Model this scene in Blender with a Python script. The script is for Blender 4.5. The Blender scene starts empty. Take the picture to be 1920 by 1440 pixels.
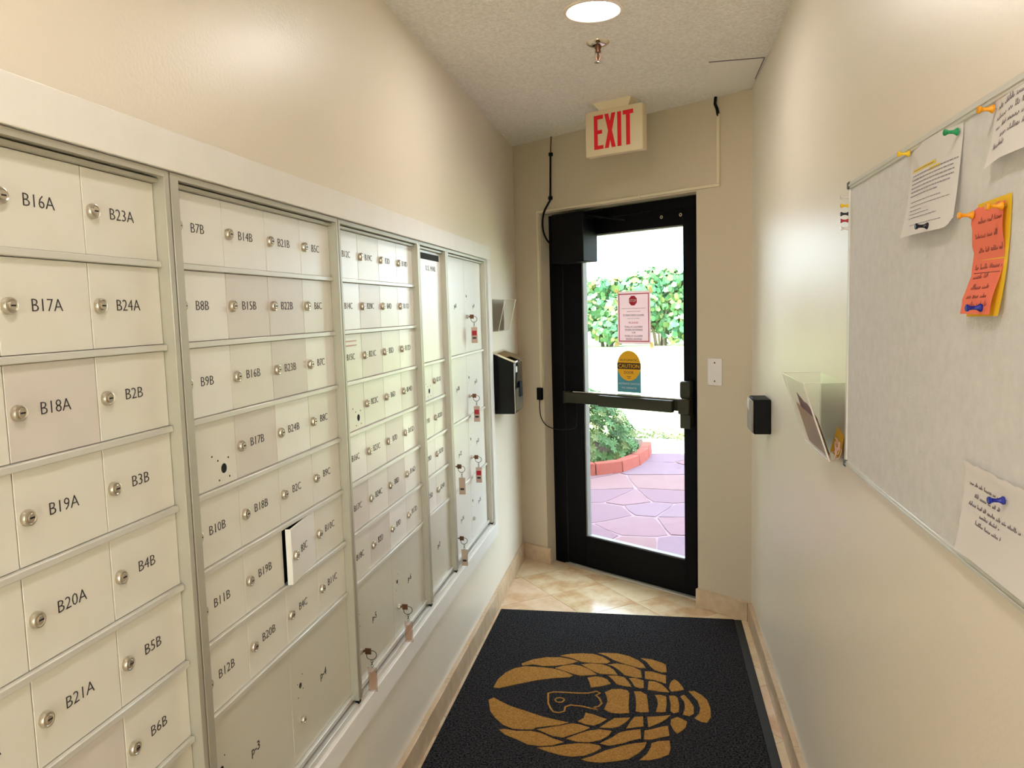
import bpy, bmesh, math, random
from mathutils import Vector, Matrix
random.seed(7)
PI = math.pi
SC = bpy.context.scene
COL = SC.collection

# ------------------------------------------------------------------ camera
cam = bpy.data.cameras.new('camera')
cam.sensor_width = 36.0
cam.lens = 1437.3 / 1920 * 36
cam.clip_start = 0.02
cam.clip_end = 300
cam_o = bpy.data.objects.new('camera', cam)
COL.objects.link(cam_o)
_f = Vector((-0.1831, 0.9785, -0.0953)).normalized()
YAW, PITCH, ROLL = math.radians(-10.598), math.radians(-5.467), math.radians(-1.587)
_f = Vector((math.sin(YAW) * math.cos(PITCH), math.cos(YAW) * math.cos(PITCH), math.sin(PITCH)))
_r = Vector((math.cos(YAW), -math.sin(YAW), 0)); _u = _r.cross(_f)
_r2 = math.cos(ROLL) * _r + math.sin(ROLL) * _u
_u2 = -math.sin(ROLL) * _r + math.cos(ROLL) * _u
cam_o.matrix_world = Matrix(((_r2.x, _u2.x, -_f.x, 0.8027), (_r2.y, _u2.y, -_f.y, 0.0), (_r2.z, _u2.z, -_f.z, 1.5), (0, 0, 0, 1)))
SC.camera = cam_o

# ------------------------------------------------------------------ world, sun, exposure
LAMP = 108.0          # radiance of the recessed ceiling lamps
world = bpy.data.worlds.new('sky'); SC.world = world; world.use_nodes = True
bg = world.node_tree.nodes['Background']
bg.inputs[0].default_value = (0.76, 0.88, 1.0, 1); bg.inputs[1].default_value = 9.0
sun = bpy.data.lights.new('sun', 'SUN'); sun.energy = 40.0; sun.angle = math.radians(0.6); sun.color = (1.0, 0.95, 0.86)
sun_o = bpy.data.objects.new('sun', sun); COL.objects.link(sun_o)
sun_o.location = (-4, -6, 14)
_th = math.radians(58)
_d = Vector((0.567 * math.cos(_th), 0.824 * math.cos(_th), -math.sin(_th)))
sun_o.rotation_euler = _d.to_track_quat('-Z', 'Y').to_euler()
SC.view_settings.view_transform = 'Standard'; SC.view_settings.look = 'None'
SC.view_settings.exposure = 0.0; SC.view_settings.gamma = 1.0
SC.view_settings.use_curve_mapping = False

# ------------------------------------------------------------------ materials
def lin(c):
    return tuple(((v / 255) / 12.92 if v / 255 <= 0.04045 else ((v / 255 + 0.055) / 1.055) ** 2.4) for v in c) + (1,)

def mat(name, rgb, rough=0.5, metal=0.0, spec=0.5, noise=None, bump=None, trans=0.0, coat=0.0):
    """noise=(scale, rgb2, contrast)  bump=(scale, strength, distance)"""
    m = bpy.data.materials.new(name); m.use_nodes = True
    nt = m.node_tree; b = nt.nodes['Principled BSDF']
    b.inputs['Base Color'].default_value = lin(rgb); b.inputs['Roughness'].default_value = rough
    b.inputs['Metallic'].default_value = metal; b.inputs['Specular IOR Level'].default_value = spec
    b.inputs['Transmission Weight'].default_value = trans; b.inputs['Coat Weight'].default_value = coat
    tc = nt.nodes.new('ShaderNodeTexCoord')
    if noise:
        n = nt.nodes.new('ShaderNodeTexNoise'); n.inputs['Scale'].default_value = noise[0]; n.inputs['Detail'].default_value = 5
        n.inputs['Roughness'].default_value = 0.6
        nt.links.new(tc.outputs['Object'], n.inputs['Vector'])
        r = nt.nodes.new('ShaderNodeValToRGB')
        k = noise[2] if len(noise) > 2 else 0.2
        r.color_ramp.elements[0].position = 0.5 - k; r.color_ramp.elements[1].position = 0.5 + k
        r.color_ramp.elements[0].color = lin(rgb); r.color_ramp.elements[1].color = lin(noise[1])
        nt.links.new(n.outputs['Fac'], r.inputs['Fac']); nt.links.new(r.outputs['Color'], b.inputs['Base Color'])
    if bump:
        n = nt.nodes.new('ShaderNodeTexNoise'); n.inputs['Scale'].default_value = bump[0]; n.inputs['Detail'].default_value = 3
        nt.links.new(tc.outputs['Object'], n.inputs['Vector'])
        bp = nt.nodes.new('ShaderNodeBump'); bp.inputs['Strength'].default_value = bump[1]; bp.inputs['Distance'].default_value = bump[2]
        nt.links.new(n.outputs['Fac'], bp.inputs['Height']); nt.links.new(bp.outputs['Normal'], b.inputs['Normal'])
    return m

def emis(name, rgb, strength):
    m = bpy.data.materials.new(name); m.use_nodes = True; nt = m.node_tree; nt.nodes.clear()
    e = nt.nodes.new('ShaderNodeEmission'); o = nt.nodes.new('ShaderNodeOutputMaterial')
    e.inputs[0].default_value = rgb; e.inputs[1].default_value = strength
    nt.links.new(e.outputs[0], o.inputs[0]); return m

def clear(name, tint, rough=0.02, refl=1.0):
    """thin clear sheet: transparent with a Fresnel reflection"""
    m = bpy.data.materials.new(name); m.use_nodes = True; nt = m.node_tree; nt.nodes.clear()
    t = nt.nodes.new('ShaderNodeBsdfTransparent'); t.inputs[0].default_value = tint
    g = nt.nodes.new('ShaderNodeBsdfGlossy'); g.inputs['Roughness'].default_value = rough
    lw = nt.nodes.new('ShaderNodeLayerWeight'); lw.inputs[0].default_value = 0.5     # facing = 1 - |cos|, the same on both sides of the sheet
    fr = nt.nodes.new('ShaderNodeMath'); fr.operation = 'POWER'; fr.inputs[1].default_value = 5.0
    nt.links.new(lw.outputs['Facing'], fr.inputs[0])
    mu = nt.nodes.new('ShaderNodeMath'); mu.operation = 'MULTIPLY_ADD'; mu.inputs[1].default_value = 0.9 * refl; mu.inputs[2].default_value = 0.04 * refl
    mx = nt.nodes.new('ShaderNodeMixShader'); o = nt.nodes.new('ShaderNodeOutputMaterial')
    nt.links.new(fr.outputs[0], mu.inputs[0]); nt.links.new(mu.outputs[0], mx.inputs[0])
    nt.links.new(t.outputs[0], mx.inputs[1]); nt.links.new(g.outputs[0], mx.inputs[2]); nt.links.new(mx.outputs[0], o.inputs[0])
    return m

def leafmat(name, rgb, rgb2, scale=3.0, transl=0.35):
    m = bpy.data.materials.new(name); m.use_nodes = True; nt = m.node_tree
    b = nt.nodes['Principled BSDF']; b.inputs['Roughness'].default_value = 0.45
    o = nt.nodes['Material Output']
    tc = nt.nodes.new('ShaderNodeTexCoord'); n = nt.nodes.new('ShaderNodeTexNoise'); n.inputs['Scale'].default_value = scale
    n.inputs['Detail'].default_value = 4
    r = nt.nodes.new('ShaderNodeValToRGB'); r.color_ramp.elements[0].position = 0.36; r.color_ramp.elements[1].position = 0.64
    r.color_ramp.elements[0].color = lin(rgb); r.color_ramp.elements[1].color = lin(rgb2)
    nt.links.new(tc.outputs['Object'], n.inputs['Vector']); nt.links.new(n.outputs['Fac'], r.inputs['Fac'])
    nt.links.new(r.outputs['Color'], b.inputs['Base Color'])
    t = nt.nodes.new('ShaderNodeBsdfTranslucent'); nt.links.new(r.outputs['Color'], t.inputs[0])
    mx = nt.nodes.new('ShaderNodeMixShader'); mx.inputs[0].default_value = transl
    nt.links.new(b.outputs[0], mx.inputs[1]); nt.links.new(t.outputs[0], mx.inputs[2]); nt.links.new(mx.outputs[0], o.inputs[0])
    return m

def papermat(name, rgb, transl=0.3):
    m = leafmat(name, rgb, rgb, 1.0, transl); m.node_tree.nodes['Principled BSDF'].inputs['Roughness'].default_value = 0.8
    return m

M = {}
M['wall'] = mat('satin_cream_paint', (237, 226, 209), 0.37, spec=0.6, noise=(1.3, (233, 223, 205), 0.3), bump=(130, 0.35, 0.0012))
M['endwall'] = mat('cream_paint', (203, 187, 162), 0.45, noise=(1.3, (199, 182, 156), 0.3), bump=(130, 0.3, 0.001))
M['ceil'] = mat('popcorn_ceiling', (247, 242, 234), 0.95, spec=0.1, noise=(85, (230, 223, 212), 0.16), bump=(95, 0.9, 0.010))
M['ceilflat'] = mat('ceiling_patch', (236, 230, 220), 0.9, spec=0.1, bump=(40, 0.4, 0.003))
M['trim'] = mat('painted_wood', (242, 238, 232), 0.4, noise=(14, (236, 231, 224), 0.3), bump=(60, 0.15, 0.001))
M['raceway'] = mat('raceway_paint', (222, 207, 176), 0.45)
M['alu'] = mat('brushed_aluminium', (222, 220, 212), 0.4, metal=0.4, bump=(300, 0.1, 0.0004))
M['aludark'] = mat('aluminium_frame', (190, 186, 172), 0.42, metal=0.5, bump=(300, 0.1, 0.0004))
M['doorA'] = mat('mail_door_enamel', (234, 231, 221), 0.36, metal=0.12, noise=(9, (229, 225, 212), 0.3))
M['doorB'] = mat('mail_door_pinkish', (225, 217, 209), 0.38, metal=0.12, noise=(9, (219, 211, 203), 0.3))
M['doorC'] = mat('mail_door_bright', (242, 239, 232), 0.34, metal=0.1, noise=(9, (237, 235, 228), 0.3))
M['doorP'] = mat('parcel_door_enamel', (220, 216, 203), 0.38, metal=0.2, noise=(5, (212, 208, 192), 0.3))
M['nickel'] = mat('lock_nickel', (204, 196, 182), 0.28, metal=0.95)
M['ink'] = mat('engraved_ink', (42, 38, 42), 0.6)
M['inkgrey'] = mat('printed_ink', (150, 142, 148), 0.8)
M['inkpen'] = mat('pen_ink', (112, 100, 108), 0.8)
M['inkred'] = mat('marker_on_red', (132, 58, 48), 0.8)
M['dark'] = mat('dark_void', (14, 12, 12), 0.8)
M['black'] = mat('black_plastic', (5, 5, 6), 0.5, spec=0.15)
M['blackmetal'] = mat('black_anodised', (3, 3, 5), 0.45, spec=0.12)
M['blackgloss'] = mat('black_gloss', (3, 3, 4), 0.2, spec=0.2)
M['bronze'] = mat('bronze_bar', (48, 46, 30), 0.45, metal=0.3)
M['steel'] = mat('bright_steel', (200, 190, 175), 0.25, metal=1.0)
M['chrome'] = mat('chrome', (220, 210, 190), 0.12, metal=1.0)
M['white'] = mat('white_plastic', (226, 218, 212), 0.4)
M['signbody'] = mat('exit_sign_housing', (222, 202, 166), 0.5)
M['red'] = mat('exit_letters', (225, 20, 40), 0.45)
M['felt'] = mat('grey_felt', (222, 219, 216), 0.95, spec=0.1, noise=(45, (208, 205, 202), 0.3), bump=(260, 0.6, 0.0015))
M['stone'] = mat('travertine_base', (214, 190, 158), 0.45, noise=(18, (186, 158, 124), 0.25), bump=(60, 0.2, 0.001))
M['grout'] = mat('grout', (176, 150, 112), 0.9)
TILES = [mat('travertine_%s' % n, a, 0.18, noise=(s, b, k), bump=(50, 0.06, 0.0008)) for n, a, b, s, k in [
    ('honey', (228, 208, 174), (210, 182, 142), 9, 0.2), ('rose', (232, 208, 180), (208, 168, 128), 6, 0.16),
    ('pale', (234, 216, 184), (218, 192, 152), 11, 0.22), ('veined', (226, 204, 168), (200, 162, 120), 7, 0.12)]]
M['carpet'] = mat('charcoal_mat_pile', (8, 8, 10), 1.0, spec=0.02, noise=(150, (66, 64, 66), 0.13), bump=(220, 1.0, 0.004))
M['tan'] = mat('tan_mat_pile', (140, 96, 42), 0.98, spec=0.05, noise=(170, (196, 146, 78), 0.2), bump=(420, 1.0, 0.004))
M['rubber'] = mat('mat_rubber_edge', (20, 19, 17), 0.7)
M['glass'] = clear('door_glass', (0.94, 0.97, 0.96, 1), 0.0)
M['acrylic'] = clear('clear_acrylic', (0.985, 0.985, 0.97, 1), 0.25, 0.3)
M['acrylicedge'] = mat('acrylic_edge', (228, 222, 212), 0.2, spec=0.8)
M['cleartag'] = clear('clear_tag', (0.88, 0.8, 0.76, 1), 0.1, 2.0)
M['paper'] = papermat('white_paper', (240, 234, 230), 0.2)
M['paperred'] = papermat('coral_paper', (250, 128, 98), 0.15)
M['paperyellow'] = papermat('yellow_paper', (250, 205, 40), 0.15)
M['papermaroon'] = papermat('maroon_card', (120, 62, 52), 0.1)
M['papertan'] = papermat('tan_paper', (214, 186, 140), 0.2)
M['highlight'] = mat('yellow_highlighter', (232, 200, 60), 0.8)
M['signpaper'] = papermat('door_sign_paper', (226, 206, 206), 0.5)
M['signred'] = mat('door_sign_red', (188, 40, 60), 0.7)
M['signpink'] = mat('door_sign_border', (206, 104, 116), 0.7)
M['stkyellow'] = mat('sticker_yellow', (240, 178, 20), 0.5)
M['stkblue'] = mat('sticker_blue', (78, 150, 170), 0.5)
M['stkdark'] = mat('sticker_dark', (62, 34, 14), 0.5)
M['tape'] = papermat('masking_tape', (240, 226, 170), 0.4)
for n, c in dict(pinyellow=(240, 196, 40), pingreen=(20, 140, 84), pinblack=(22, 20, 34), pinorange=(232, 154, 24), pinred=(176, 24, 44), pinblue=(18, 34, 140), pinwhite=(230, 220, 216)).items():
    M[n] = mat(n, c, 0.25)
M['rubberband'] = mat('pink_rubber_band', (222, 178, 160), 0.6)
M['tagred'] = mat('red_key_tag', (198, 168, 152), 0.4)
M['tagbeige'] = mat('beige_key_tag', (196, 172, 150), 0.4)
M['keymetal'] = mat('worn_brass_key', (112, 78, 56), 0.35, metal=0.8)
M['ringmetal'] = mat('dark_steel_ring', (70, 62, 54), 0.35, metal=0.8)
M['concrete'] = mat('path_concrete', (212, 206, 196), 0.9, noise=(4, (198, 192, 182), 0.3))
M['lawn'] = mat('lawn_grass', (136, 150, 100), 0.95, noise=(5, (150, 160, 112), 0.3), bump=(40, 1.0, 0.02))
M['mortar'] = mat('patio_mortar', (140, 116, 126), 0.95, spec=0.1, noise=(5, (130, 108, 118), 0.3))
FLAGS = [mat('flagstone_%s' % n, a, 0.9, spec=0.1, noise=(4, b, 0.2), bump=(9, 0.3, 0.004)) for n, a, b in [
    ('rose', (118, 90, 100), (122, 96, 106)), ('lilac', (113, 91, 105), (118, 96, 110)),
    ('salmon', (120, 91, 97), (124, 98, 103)), ('mauve', (115, 89, 101), (112, 88, 101))]]
M['brick'] = mat('red_curb_block', (138, 66, 60), 0.9, spec=0.1, noise=(14, (150, 84, 76), 0.25), bump=(60, 0.4, 0.003))
M['soil'] = mat('bed_soil', (92, 66, 52), 0.95, noise=(30, (66, 46, 36), 0.2), bump=(40, 0.8, 0.01))
M['leafbush'] = leafmat('bush_leaves', (48, 92, 42), (84, 128, 62), 5.0, 0.25)
M['leafyoung'] = leafmat('bush_young_leaves', (98, 116, 54), (114, 124, 72), 5.0, 0.3)
M['leafgrape'] = leafmat('sea_grape_leaves', (60, 112, 78), (84, 128, 76), 1.2, 0.35)
M['leafgrape2'] = leafmat('sea_grape_pale_leaves', (104, 146, 90), (140, 140, 70), 1.5, 0.35)
M['wood'] = mat('branch_bark', (98, 84, 70), 0.9, bump=(40, 0.6, 0.004))
M['facade'] = mat('facade_stucco', (206, 196, 176), 0.9, bump=(60, 0.5, 0.004))
M['lamp'] = emis('lamp_diffuser', (1.0, 0.93, 0.90, 1), LAMP)
M['lamptrim'] = mat('lamp_trim', (238, 222, 205), 0.35)

# ------------------------------------------------------------------ frames: (u, v, w) -> world
WR = 1.243                       # right wall surface
YA, YW = 4.5106, 3.655
E = Vector((0.8236, -0.5672, 0)); NI = Vector((-0.5672, -0.8236, 0)); A0 = Vector((0, YA, 0))
FW = Matrix.Identity(4)
FL = Matrix(((0, 0, 1, 0), (1, 0, 0, 0), (0, 1, 0, 0), (0, 0, 0, 1)))            # u = y, v = z, w = out of left wall
FR = Matrix(((0, 0, -1, WR), (-1, 0, 0, 0), (0, 1, 0, 0), (0, 0, 0, 1)))         # u = -y, v = z, w = out of right wall
FE = Matrix(((E.x, 0, NI.x, A0.x), (E.y, 0, NI.y, A0.y), (0, 1, 0, 0), (0, 0, 0, 1)))   # u along end wall, v = z, w into room
FC = Matrix(((1, 0, 0, 0), (0, -1, 0, 0), (0, 0, -1, 2.452), (0, 0, 0, 1)))      # w = down from ceiling

class MB:
    def __init__(s, fr=FW): s.bm = bmesh.new(); s.fr = fr
    def V(s, p): return s.bm.verts.new(s.fr @ Vector(p))
    def box(s, u0, u1, v0, v1, w0, w1, bev=0.0, mi=0, seg=1):
        vs = [s.V((u, v, w)) for w in (w0, w1) for v in (v0, v1) for u in (u0, u1)]
        fs = [s.bm.faces.new([vs[i] for i in q]) for q in ((0, 1, 3, 2), (4, 6, 7, 5), (0, 4, 5, 1), (2, 3, 7, 6), (0, 2, 6, 4), (1, 5, 7, 3))]
        for f in fs: f.material_index = mi
        if bev:
            es = list({e for f in fs for e in f.edges})
            r = bmesh.ops.bevel(s.bm, geom=es, offset=bev, segments=seg, affect='EDGES', profile=0.5)
            for f in r['faces']: f.material_index = mi
        return s
    def hexa(s, pts, mi=0, bev=0.0):
        vs = [s.V(p) for p in pts]
        fs = [s.bm.faces.new([vs[i] for i in q]) for q in ((0, 3, 2, 1), (4, 5, 6, 7), (0, 1, 5, 4), (1, 2, 6, 5), (2, 3, 7, 6), (3, 0, 4, 7))]
        for f in fs: f.material_index = mi
        if bev: bmesh.ops.bevel(s.bm, geom=list({e for f in fs for e in f.edges}), offset=bev, segments=1, affect='EDGES')
        return s
    def lathe(s, c, prof, n=16, ax='w', mi=0, cap=True):
        def P(r, h, a):
            x, y = r * math.cos(a), r * math.sin(a)
            d = {'w': (x, y, h), 'v': (x, h, y), 'u': (h, x, y)}[ax]
            return (c[0] + d[0], c[1] + d[1], c[2] + d[2])
        rings = [[s.V(P(r, h, 2 * PI * i / n)) for i in range(n)] for r, h in prof]
        for a, b in zip(rings, rings[1:]):
            for i in range(n):
                f = s.bm.faces.new((a[i], a[(i + 1) % n], b[(i + 1) % n], b[i])); f.smooth = True; f.material_index = mi
        if cap:
            for rg in (rings[0], rings[-1]):
                f = s.bm.faces.new(rg); f.material_index = mi
        return s
    def tube(s, pts, r, n=8, mi=0, closed=False):
        P = [s.fr @ Vector(p) for p in pts]; N = len(P); rings = []; prev = None
        for i, p in enumerate(P):
            if closed: t = P[(i + 1) % N] - P[i - 1]
            else: t = P[min(i + 1, N - 1)] - P[max(i - 1, 0)]
            t.normalize()
            if prev is None:
                a = Vector((0, 0, 1)) if abs(t.z) < .9 else Vector((1, 0, 0)); a = (a - a.dot(t) * t).normalized()
            else:
                a = (prev - prev.dot(t) * t).normalized()
            prev = a; b = t.cross(a); rr = r[i] if isinstance(r, (list, tuple)) else r
            rings.append([s.bm.verts.new(p + rr * (math.cos(2 * PI * k / n) * a + math.sin(2 * PI * k / n) * b)) for k in range(n)])
        pairs = list(zip(rings, rings[1:])) + ([(rings[-1], rings[0])] if closed else [])
        for a, b in pairs:
            for k in range(n):
                f = s.bm.faces.new((a[k], a[(k + 1) % n], b[(k + 1) % n], b[k])); f.smooth = True; f.material_index = mi
        if not closed:
            for rg in (rings[0], rings[-1]): s.bm.faces.new(rg).material_index = mi
        return s
    def prism(s, pts, w0, w1, mi=0):
        a = [s.V((x, y, w0)) for x, y in pts]; b = [s.V((x, y, w1)) for x, y in pts]; n = len(pts)
        s.bm.faces.new(a).material_index = mi; s.bm.faces.new(b).material_index = mi
        for i in range(n): s.bm.faces.new((a[i], a[(i + 1) % n], b[(i + 1) % n], b[i])).material_index = mi
        return s
    def quadring(s, outer, inner, w0, w1, mi=0):
        n = len(outer)
        o0 = [s.V((x, y, w0)) for x, y in outer]; o1 = [s.V((x, y, w1)) for x, y in outer]
        i0 = [s.V((x, y, w0)) for x, y in inner]; i1 = [s.V((x, y, w1)) for x, y in inner]
        for k in range(n):
            j = (k + 1) % n
            for q in ((o1[k], o1[j], i1[j], i1[k]), (o0[k], o0[j], i0[j], i0[k]), (o0[k], o0[j], o1[j], o1[k]), (i0[k], i0[j], i1[j], i1[k])):
                s.bm.faces.new(q).material_index = mi
        return s
    def sheet(s, fn, na, nb, mi=0, a0=0, a1=1, b0=0, b1=1):
        g = [[s.V(fn(a0 + (a1 - a0) * i / na, b0 + (b1 - b0) * j / nb)) for i in range(na + 1)] for j in range(nb + 1)]
        for j in range(nb):
            for i in range(na):
                f = s.bm.faces.new((g[j][i], g[j][i + 1], g[j + 1][i + 1], g[j + 1][i])); f.smooth = True; f.material_index = mi
        return s

ORG = {}
def finish(b, name, mats, parent=None, at=(0, 0, 0), recalc=True):
    at = Vector(at)
    if recalc: bmesh.ops.recalc_face_normals(b.bm, faces=b.bm.faces)
    bmesh.ops.translate(b.bm, verts=b.bm.verts, vec=-at)
    me = bpy.data.meshes.new(name); b.bm.to_mesh(me); b.bm.free()
    for m in (mats if isinstance(mats, (list, tuple)) else [mats]): me.materials.append(M[m] if isinstance(m, str) else m)
    try: me.set_sharp_from_angle(angle=math.radians(40))
    except Exception: pass
    return link(me, name, parent, at)

def link(me, name, parent, at):
    at = Vector(at)
    o = bpy.data.objects.new(name, me); COL.objects.link(o)
    if parent is not None: o.parent = parent; o.location = at - ORG[parent.name]
    else: o.location = at
    ORG[o.name] = at
    return o

def tag(o, label=None, cat=None, group=None, kind=None):
    if label: o['label'] = label
    if cat: o['category'] = cat
    if group: o['group'] = group
    if kind: o['kind'] = kind
    return o

def thing(name, label, cat, at, group=None, kind=None):
    o = bpy.data.objects.new(name, None); COL.objects.link(o); o.location = at; o.empty_display_size = 0.05
    ORG[o.name] = Vector(at)
    return tag(o, label, cat, group, kind)

def struct(b, name, mats, at=(0, 0, 0)): return tag(finish(b, name, mats, None, at), kind='structure')

_tc = {}
def text_data(t, cap, width=None, off=0.0, thick=0.0003, space=1.0):
    key = (t, round(cap, 5), width, off, thick)
    if key in _tc: return _tc[key]
    cu = bpy.data.curves.new('txt', 'FONT'); cu.body = t; cu.size = cap / 0.715; cu.resolution_u = 2; cu.offset = off
    cu.extrude = thick; cu.space_character = space
    o = bpy.data.objects.new('txt', cu); COL.objects.link(o)
    dg = bpy.context.evaluated_depsgraph_get(); dg.update()
    me = bpy.data.meshes.new_from_object(o.evaluated_get(dg))
    vs = [tuple(v.co) for v in me.vertices]; fs = [tuple(p.vertices) for p in me.polygons]
    bpy.data.objects.remove(o); bpy.data.curves.remove(cu); bpy.data.meshes.remove(me)
    x0 = min(v[0] for v in vs); x1 = max(v[0] for v in vs); y0 = min(v[1] for v in vs); y1 = max(v[1] for v in vs)
    k = (width / (x1 - x0)) if width else 1.0
    vs = [((x - (x0 + x1) / 2) * k, y - (y0 + y1) / 2, z) for x, y, z in vs]
    _tc[key] = (vs, fs); return _tc[key]

_tm = {}
def lettering(t, cap, fr, c, material, parent, width=None, off=0.0, name='lettering', thick=0.0003):
    """text as one mesh, baked in the frame's orientation, centred on frame point c"""
    R3 = fr.to_3x3(); key = (t, round(cap, 5), width, off, tuple(R3[0]), material)
    if key not in _tm:
        vs, fs = text_data(t, cap, width, off, thick)
        me = bpy.data.meshes.new(name); me.from_pydata([tuple(R3 @ Vector(v)) for v in vs], [], fs)
        me.materials.append(M[material]); _tm[key] = me
    return link(_tm[key], name, parent, fr @ Vector(c))

# ================================================================== room shell
ZC = 2.452
b = MB(FL)                                                # left wall with the opening for the mailboxes
b.box(-2.42, .495, 0, ZC + .1, -.12, 0).box(3.645, 4.53, 0, ZC + .1, -.12, 0)
b.box(.495, 3.645, 0, .45, -.12, 0).box(.495, 3.645, 1.742, ZC + .1, -.12, 0)
struct(b, 'wall_left', 'wall')
b = MB(FR); b.box(-3.75, 2.42, 0, ZC + .1, -.12, 0); struct(b, 'wall_right', 'wall')
BY = -2.3                       # corridor's unseen end; its glazed opening is added to let in fill daylight
b = MB(); b.box(-.12, .12, BY - .12, BY, 0, ZC + .1).box(1.12, WR + .12, BY - .12, BY, 0, ZC + .1).box(.12, 1.12, BY - .12, BY, 2.15, ZC + .1); struct(b, 'wall_back', 'wall')
b = MB(); b.box(.12, .165, BY - .09, BY - .04, 0, 2.15).box(1.075, 1.12, BY - .09, BY - .04, 0, 2.15).box(.165, 1.075, BY - .09, BY - .04, 2.10, 2.15).box(.165, 1.075, BY - .09, BY - .04, 0, .10)
w1 = struct(b, 'door_2', 'blackmetal', (.6, BY, 0))  # frame of the added opening, an unseen daylight source
b = MB(); b.box(.163, 1.077, BY - .068, BY - .062, .098, 2.102); finish(b, 'glass_pane', 'glass', w1, (.6, BY, 1))
DS0, DS1, DZ = .205, 1.221, 2.04
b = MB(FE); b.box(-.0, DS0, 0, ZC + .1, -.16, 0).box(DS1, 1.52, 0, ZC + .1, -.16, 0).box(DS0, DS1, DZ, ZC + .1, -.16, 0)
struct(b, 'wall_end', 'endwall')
b = MB(FE); b.box(-7, DS0 - .0, 0, 6.2, -.34, -.165).box(DS1, 9, 0, 6.2, -.34, -.165).box(DS0, DS1, DZ, 6.2, -.34, -.165)
struct(b, 'wall_facade', 'facade')
b = MB(); b.prism([(-.12, -2.42), (WR + .12, -2.42), (WR + .12, YW), (-.0, YA + .02), (-.12, YA + .02)], ZC, ZC + .1)
struct(b, 'ceiling', 'ceil')

# floor: grout bed with diagonal travertine tiles as parts
b = MB(); b.prism([(-.12, -2.42), (WR + .12, -2.42), (WR + .12, YW - .0), (1.16, 3.80), (.17, 4.50), (-.12, YA + .1)], -.06, -.0015)
floor = struct(b, 'floor', 'grout')

def clip(poly, a, c):           # keep a.p <= c
    out = []
    for i, p in enumerate(poly):
        q = poly[(i + 1) % len(poly)]; dp = a[0] * p[0] + a[1] * p[1] - c; dq = a[0] * q[0] + a[1] * q[1] - c
        if dp <= 0: out.append(p)
        if dp * dq < 0: t = dp / (dp - dq); out.append((p[0] + t * (q[0] - p[0]), p[1] + t * (q[1] - p[1])))
    return out
def area(p): return abs(sum(p[i][0] * p[(i + 1) % len(p)][1] - p[(i + 1) % len(p)][0] * p[i][1] for i in range(len(p)))) / 2
ta = math.radians(-52.0); d1 = Vector((math.cos(ta), math.sin(ta))); d2 = Vector((-d1.y, d1.x)); TS = .318
base = Vector((.29, 4.32)); rt = random.Random(3)
ca = (.5672, .8236)             # end wall outward normal
for i in range(-30, 14):
    for j in range(-22, 16):
        o = base + d1 * (i * TS) + d2 * (j * TS + .02)
        g = .0012
        q = [o + d1 * (x * (TS - 2 * g) + g) + d2 * (y * (TS - 2 * g) + g) for x, y in ((0, 0), (1, 0), (1, 1), (0, 1))]
        q = [(p.x, p.y) for p in q]
        q = clip(q, (-1, 0), 0.0); q = clip(q, (1, 0), WR) if q else q
        q = clip(q, ca, ca[1] * YA + .066) if q else q
        q = clip(q, (0, -1), 2.3) if q else q
        if len(q) < 3 or area(q) < .002: continue
        b = MB(); b.prism(q, -.02, .0 + rt.uniform(-.0002, .0002))
        cx = sum(p[0] for p in q) / len(q); cy = sum(p[1] for p in q) / len(q)
        finish(b, 'tile', TILES[rt.randrange(4)], floor, (cx, cy, 0))
# baseboards in stone
def baseboard(name, fr, u0, u1, h=.095, t=.018, L=.305):
    b = MB(fr); u = u0
    root = None
    while u < u1 - .001:
        v = min(u + L, u1)
        b = MB(fr); b.box(u + .0008, v - .0008, 0.0, h, 0, t, bev=.0015)
        c = fr @ Vector(((u + v) / 2, 0, t / 2))
        if root is None:
            root = tag(finish(b, name, 'stone', None, c), kind='structure')
        else: finish(b, 'stone_strip', 'stone', root, c)
        u = v
baseboard('baseboard_left', FL, .6, 4.49)
baseboard('baseboard_right', FR, -3.655, -.6)
baseboard('baseboard_end', FE, .018, DS0 + .036, L=.4)
baseboard('baseboard_end_right', FE, DS1 - .004, 1.497, L=.4)
# left jamb return of the plaster opening is part of wall_end; metal threshold
b = MB(FE); b.box(DS0 + .09, DS1 - .004, 0, .008, -.16, -.052, bev=.002).box(DS0 + .09, DS1 - .004, .008, .011, -.062, -.056)
struct(b, 'trim_threshold', 'aludark')

# ================================================================== painted boards round the mailboxes
b = MB(FL); b.box(.42, 3.715, 1.748, 1.8135, 0, .016, bev=.0015); struct(b, 'trim_header', 'trim')
b = MB(FL); b.box(.42, 3.715, .375, .441, 0, .016, bev=.0015); struct(b, 'trim_sill', 'trim')
b = MB(FL); b.box(3.648, 3.715, .441, 1.748, 0, .016, bev=.0015); struct(b, 'trim_side', 'trim')

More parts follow.
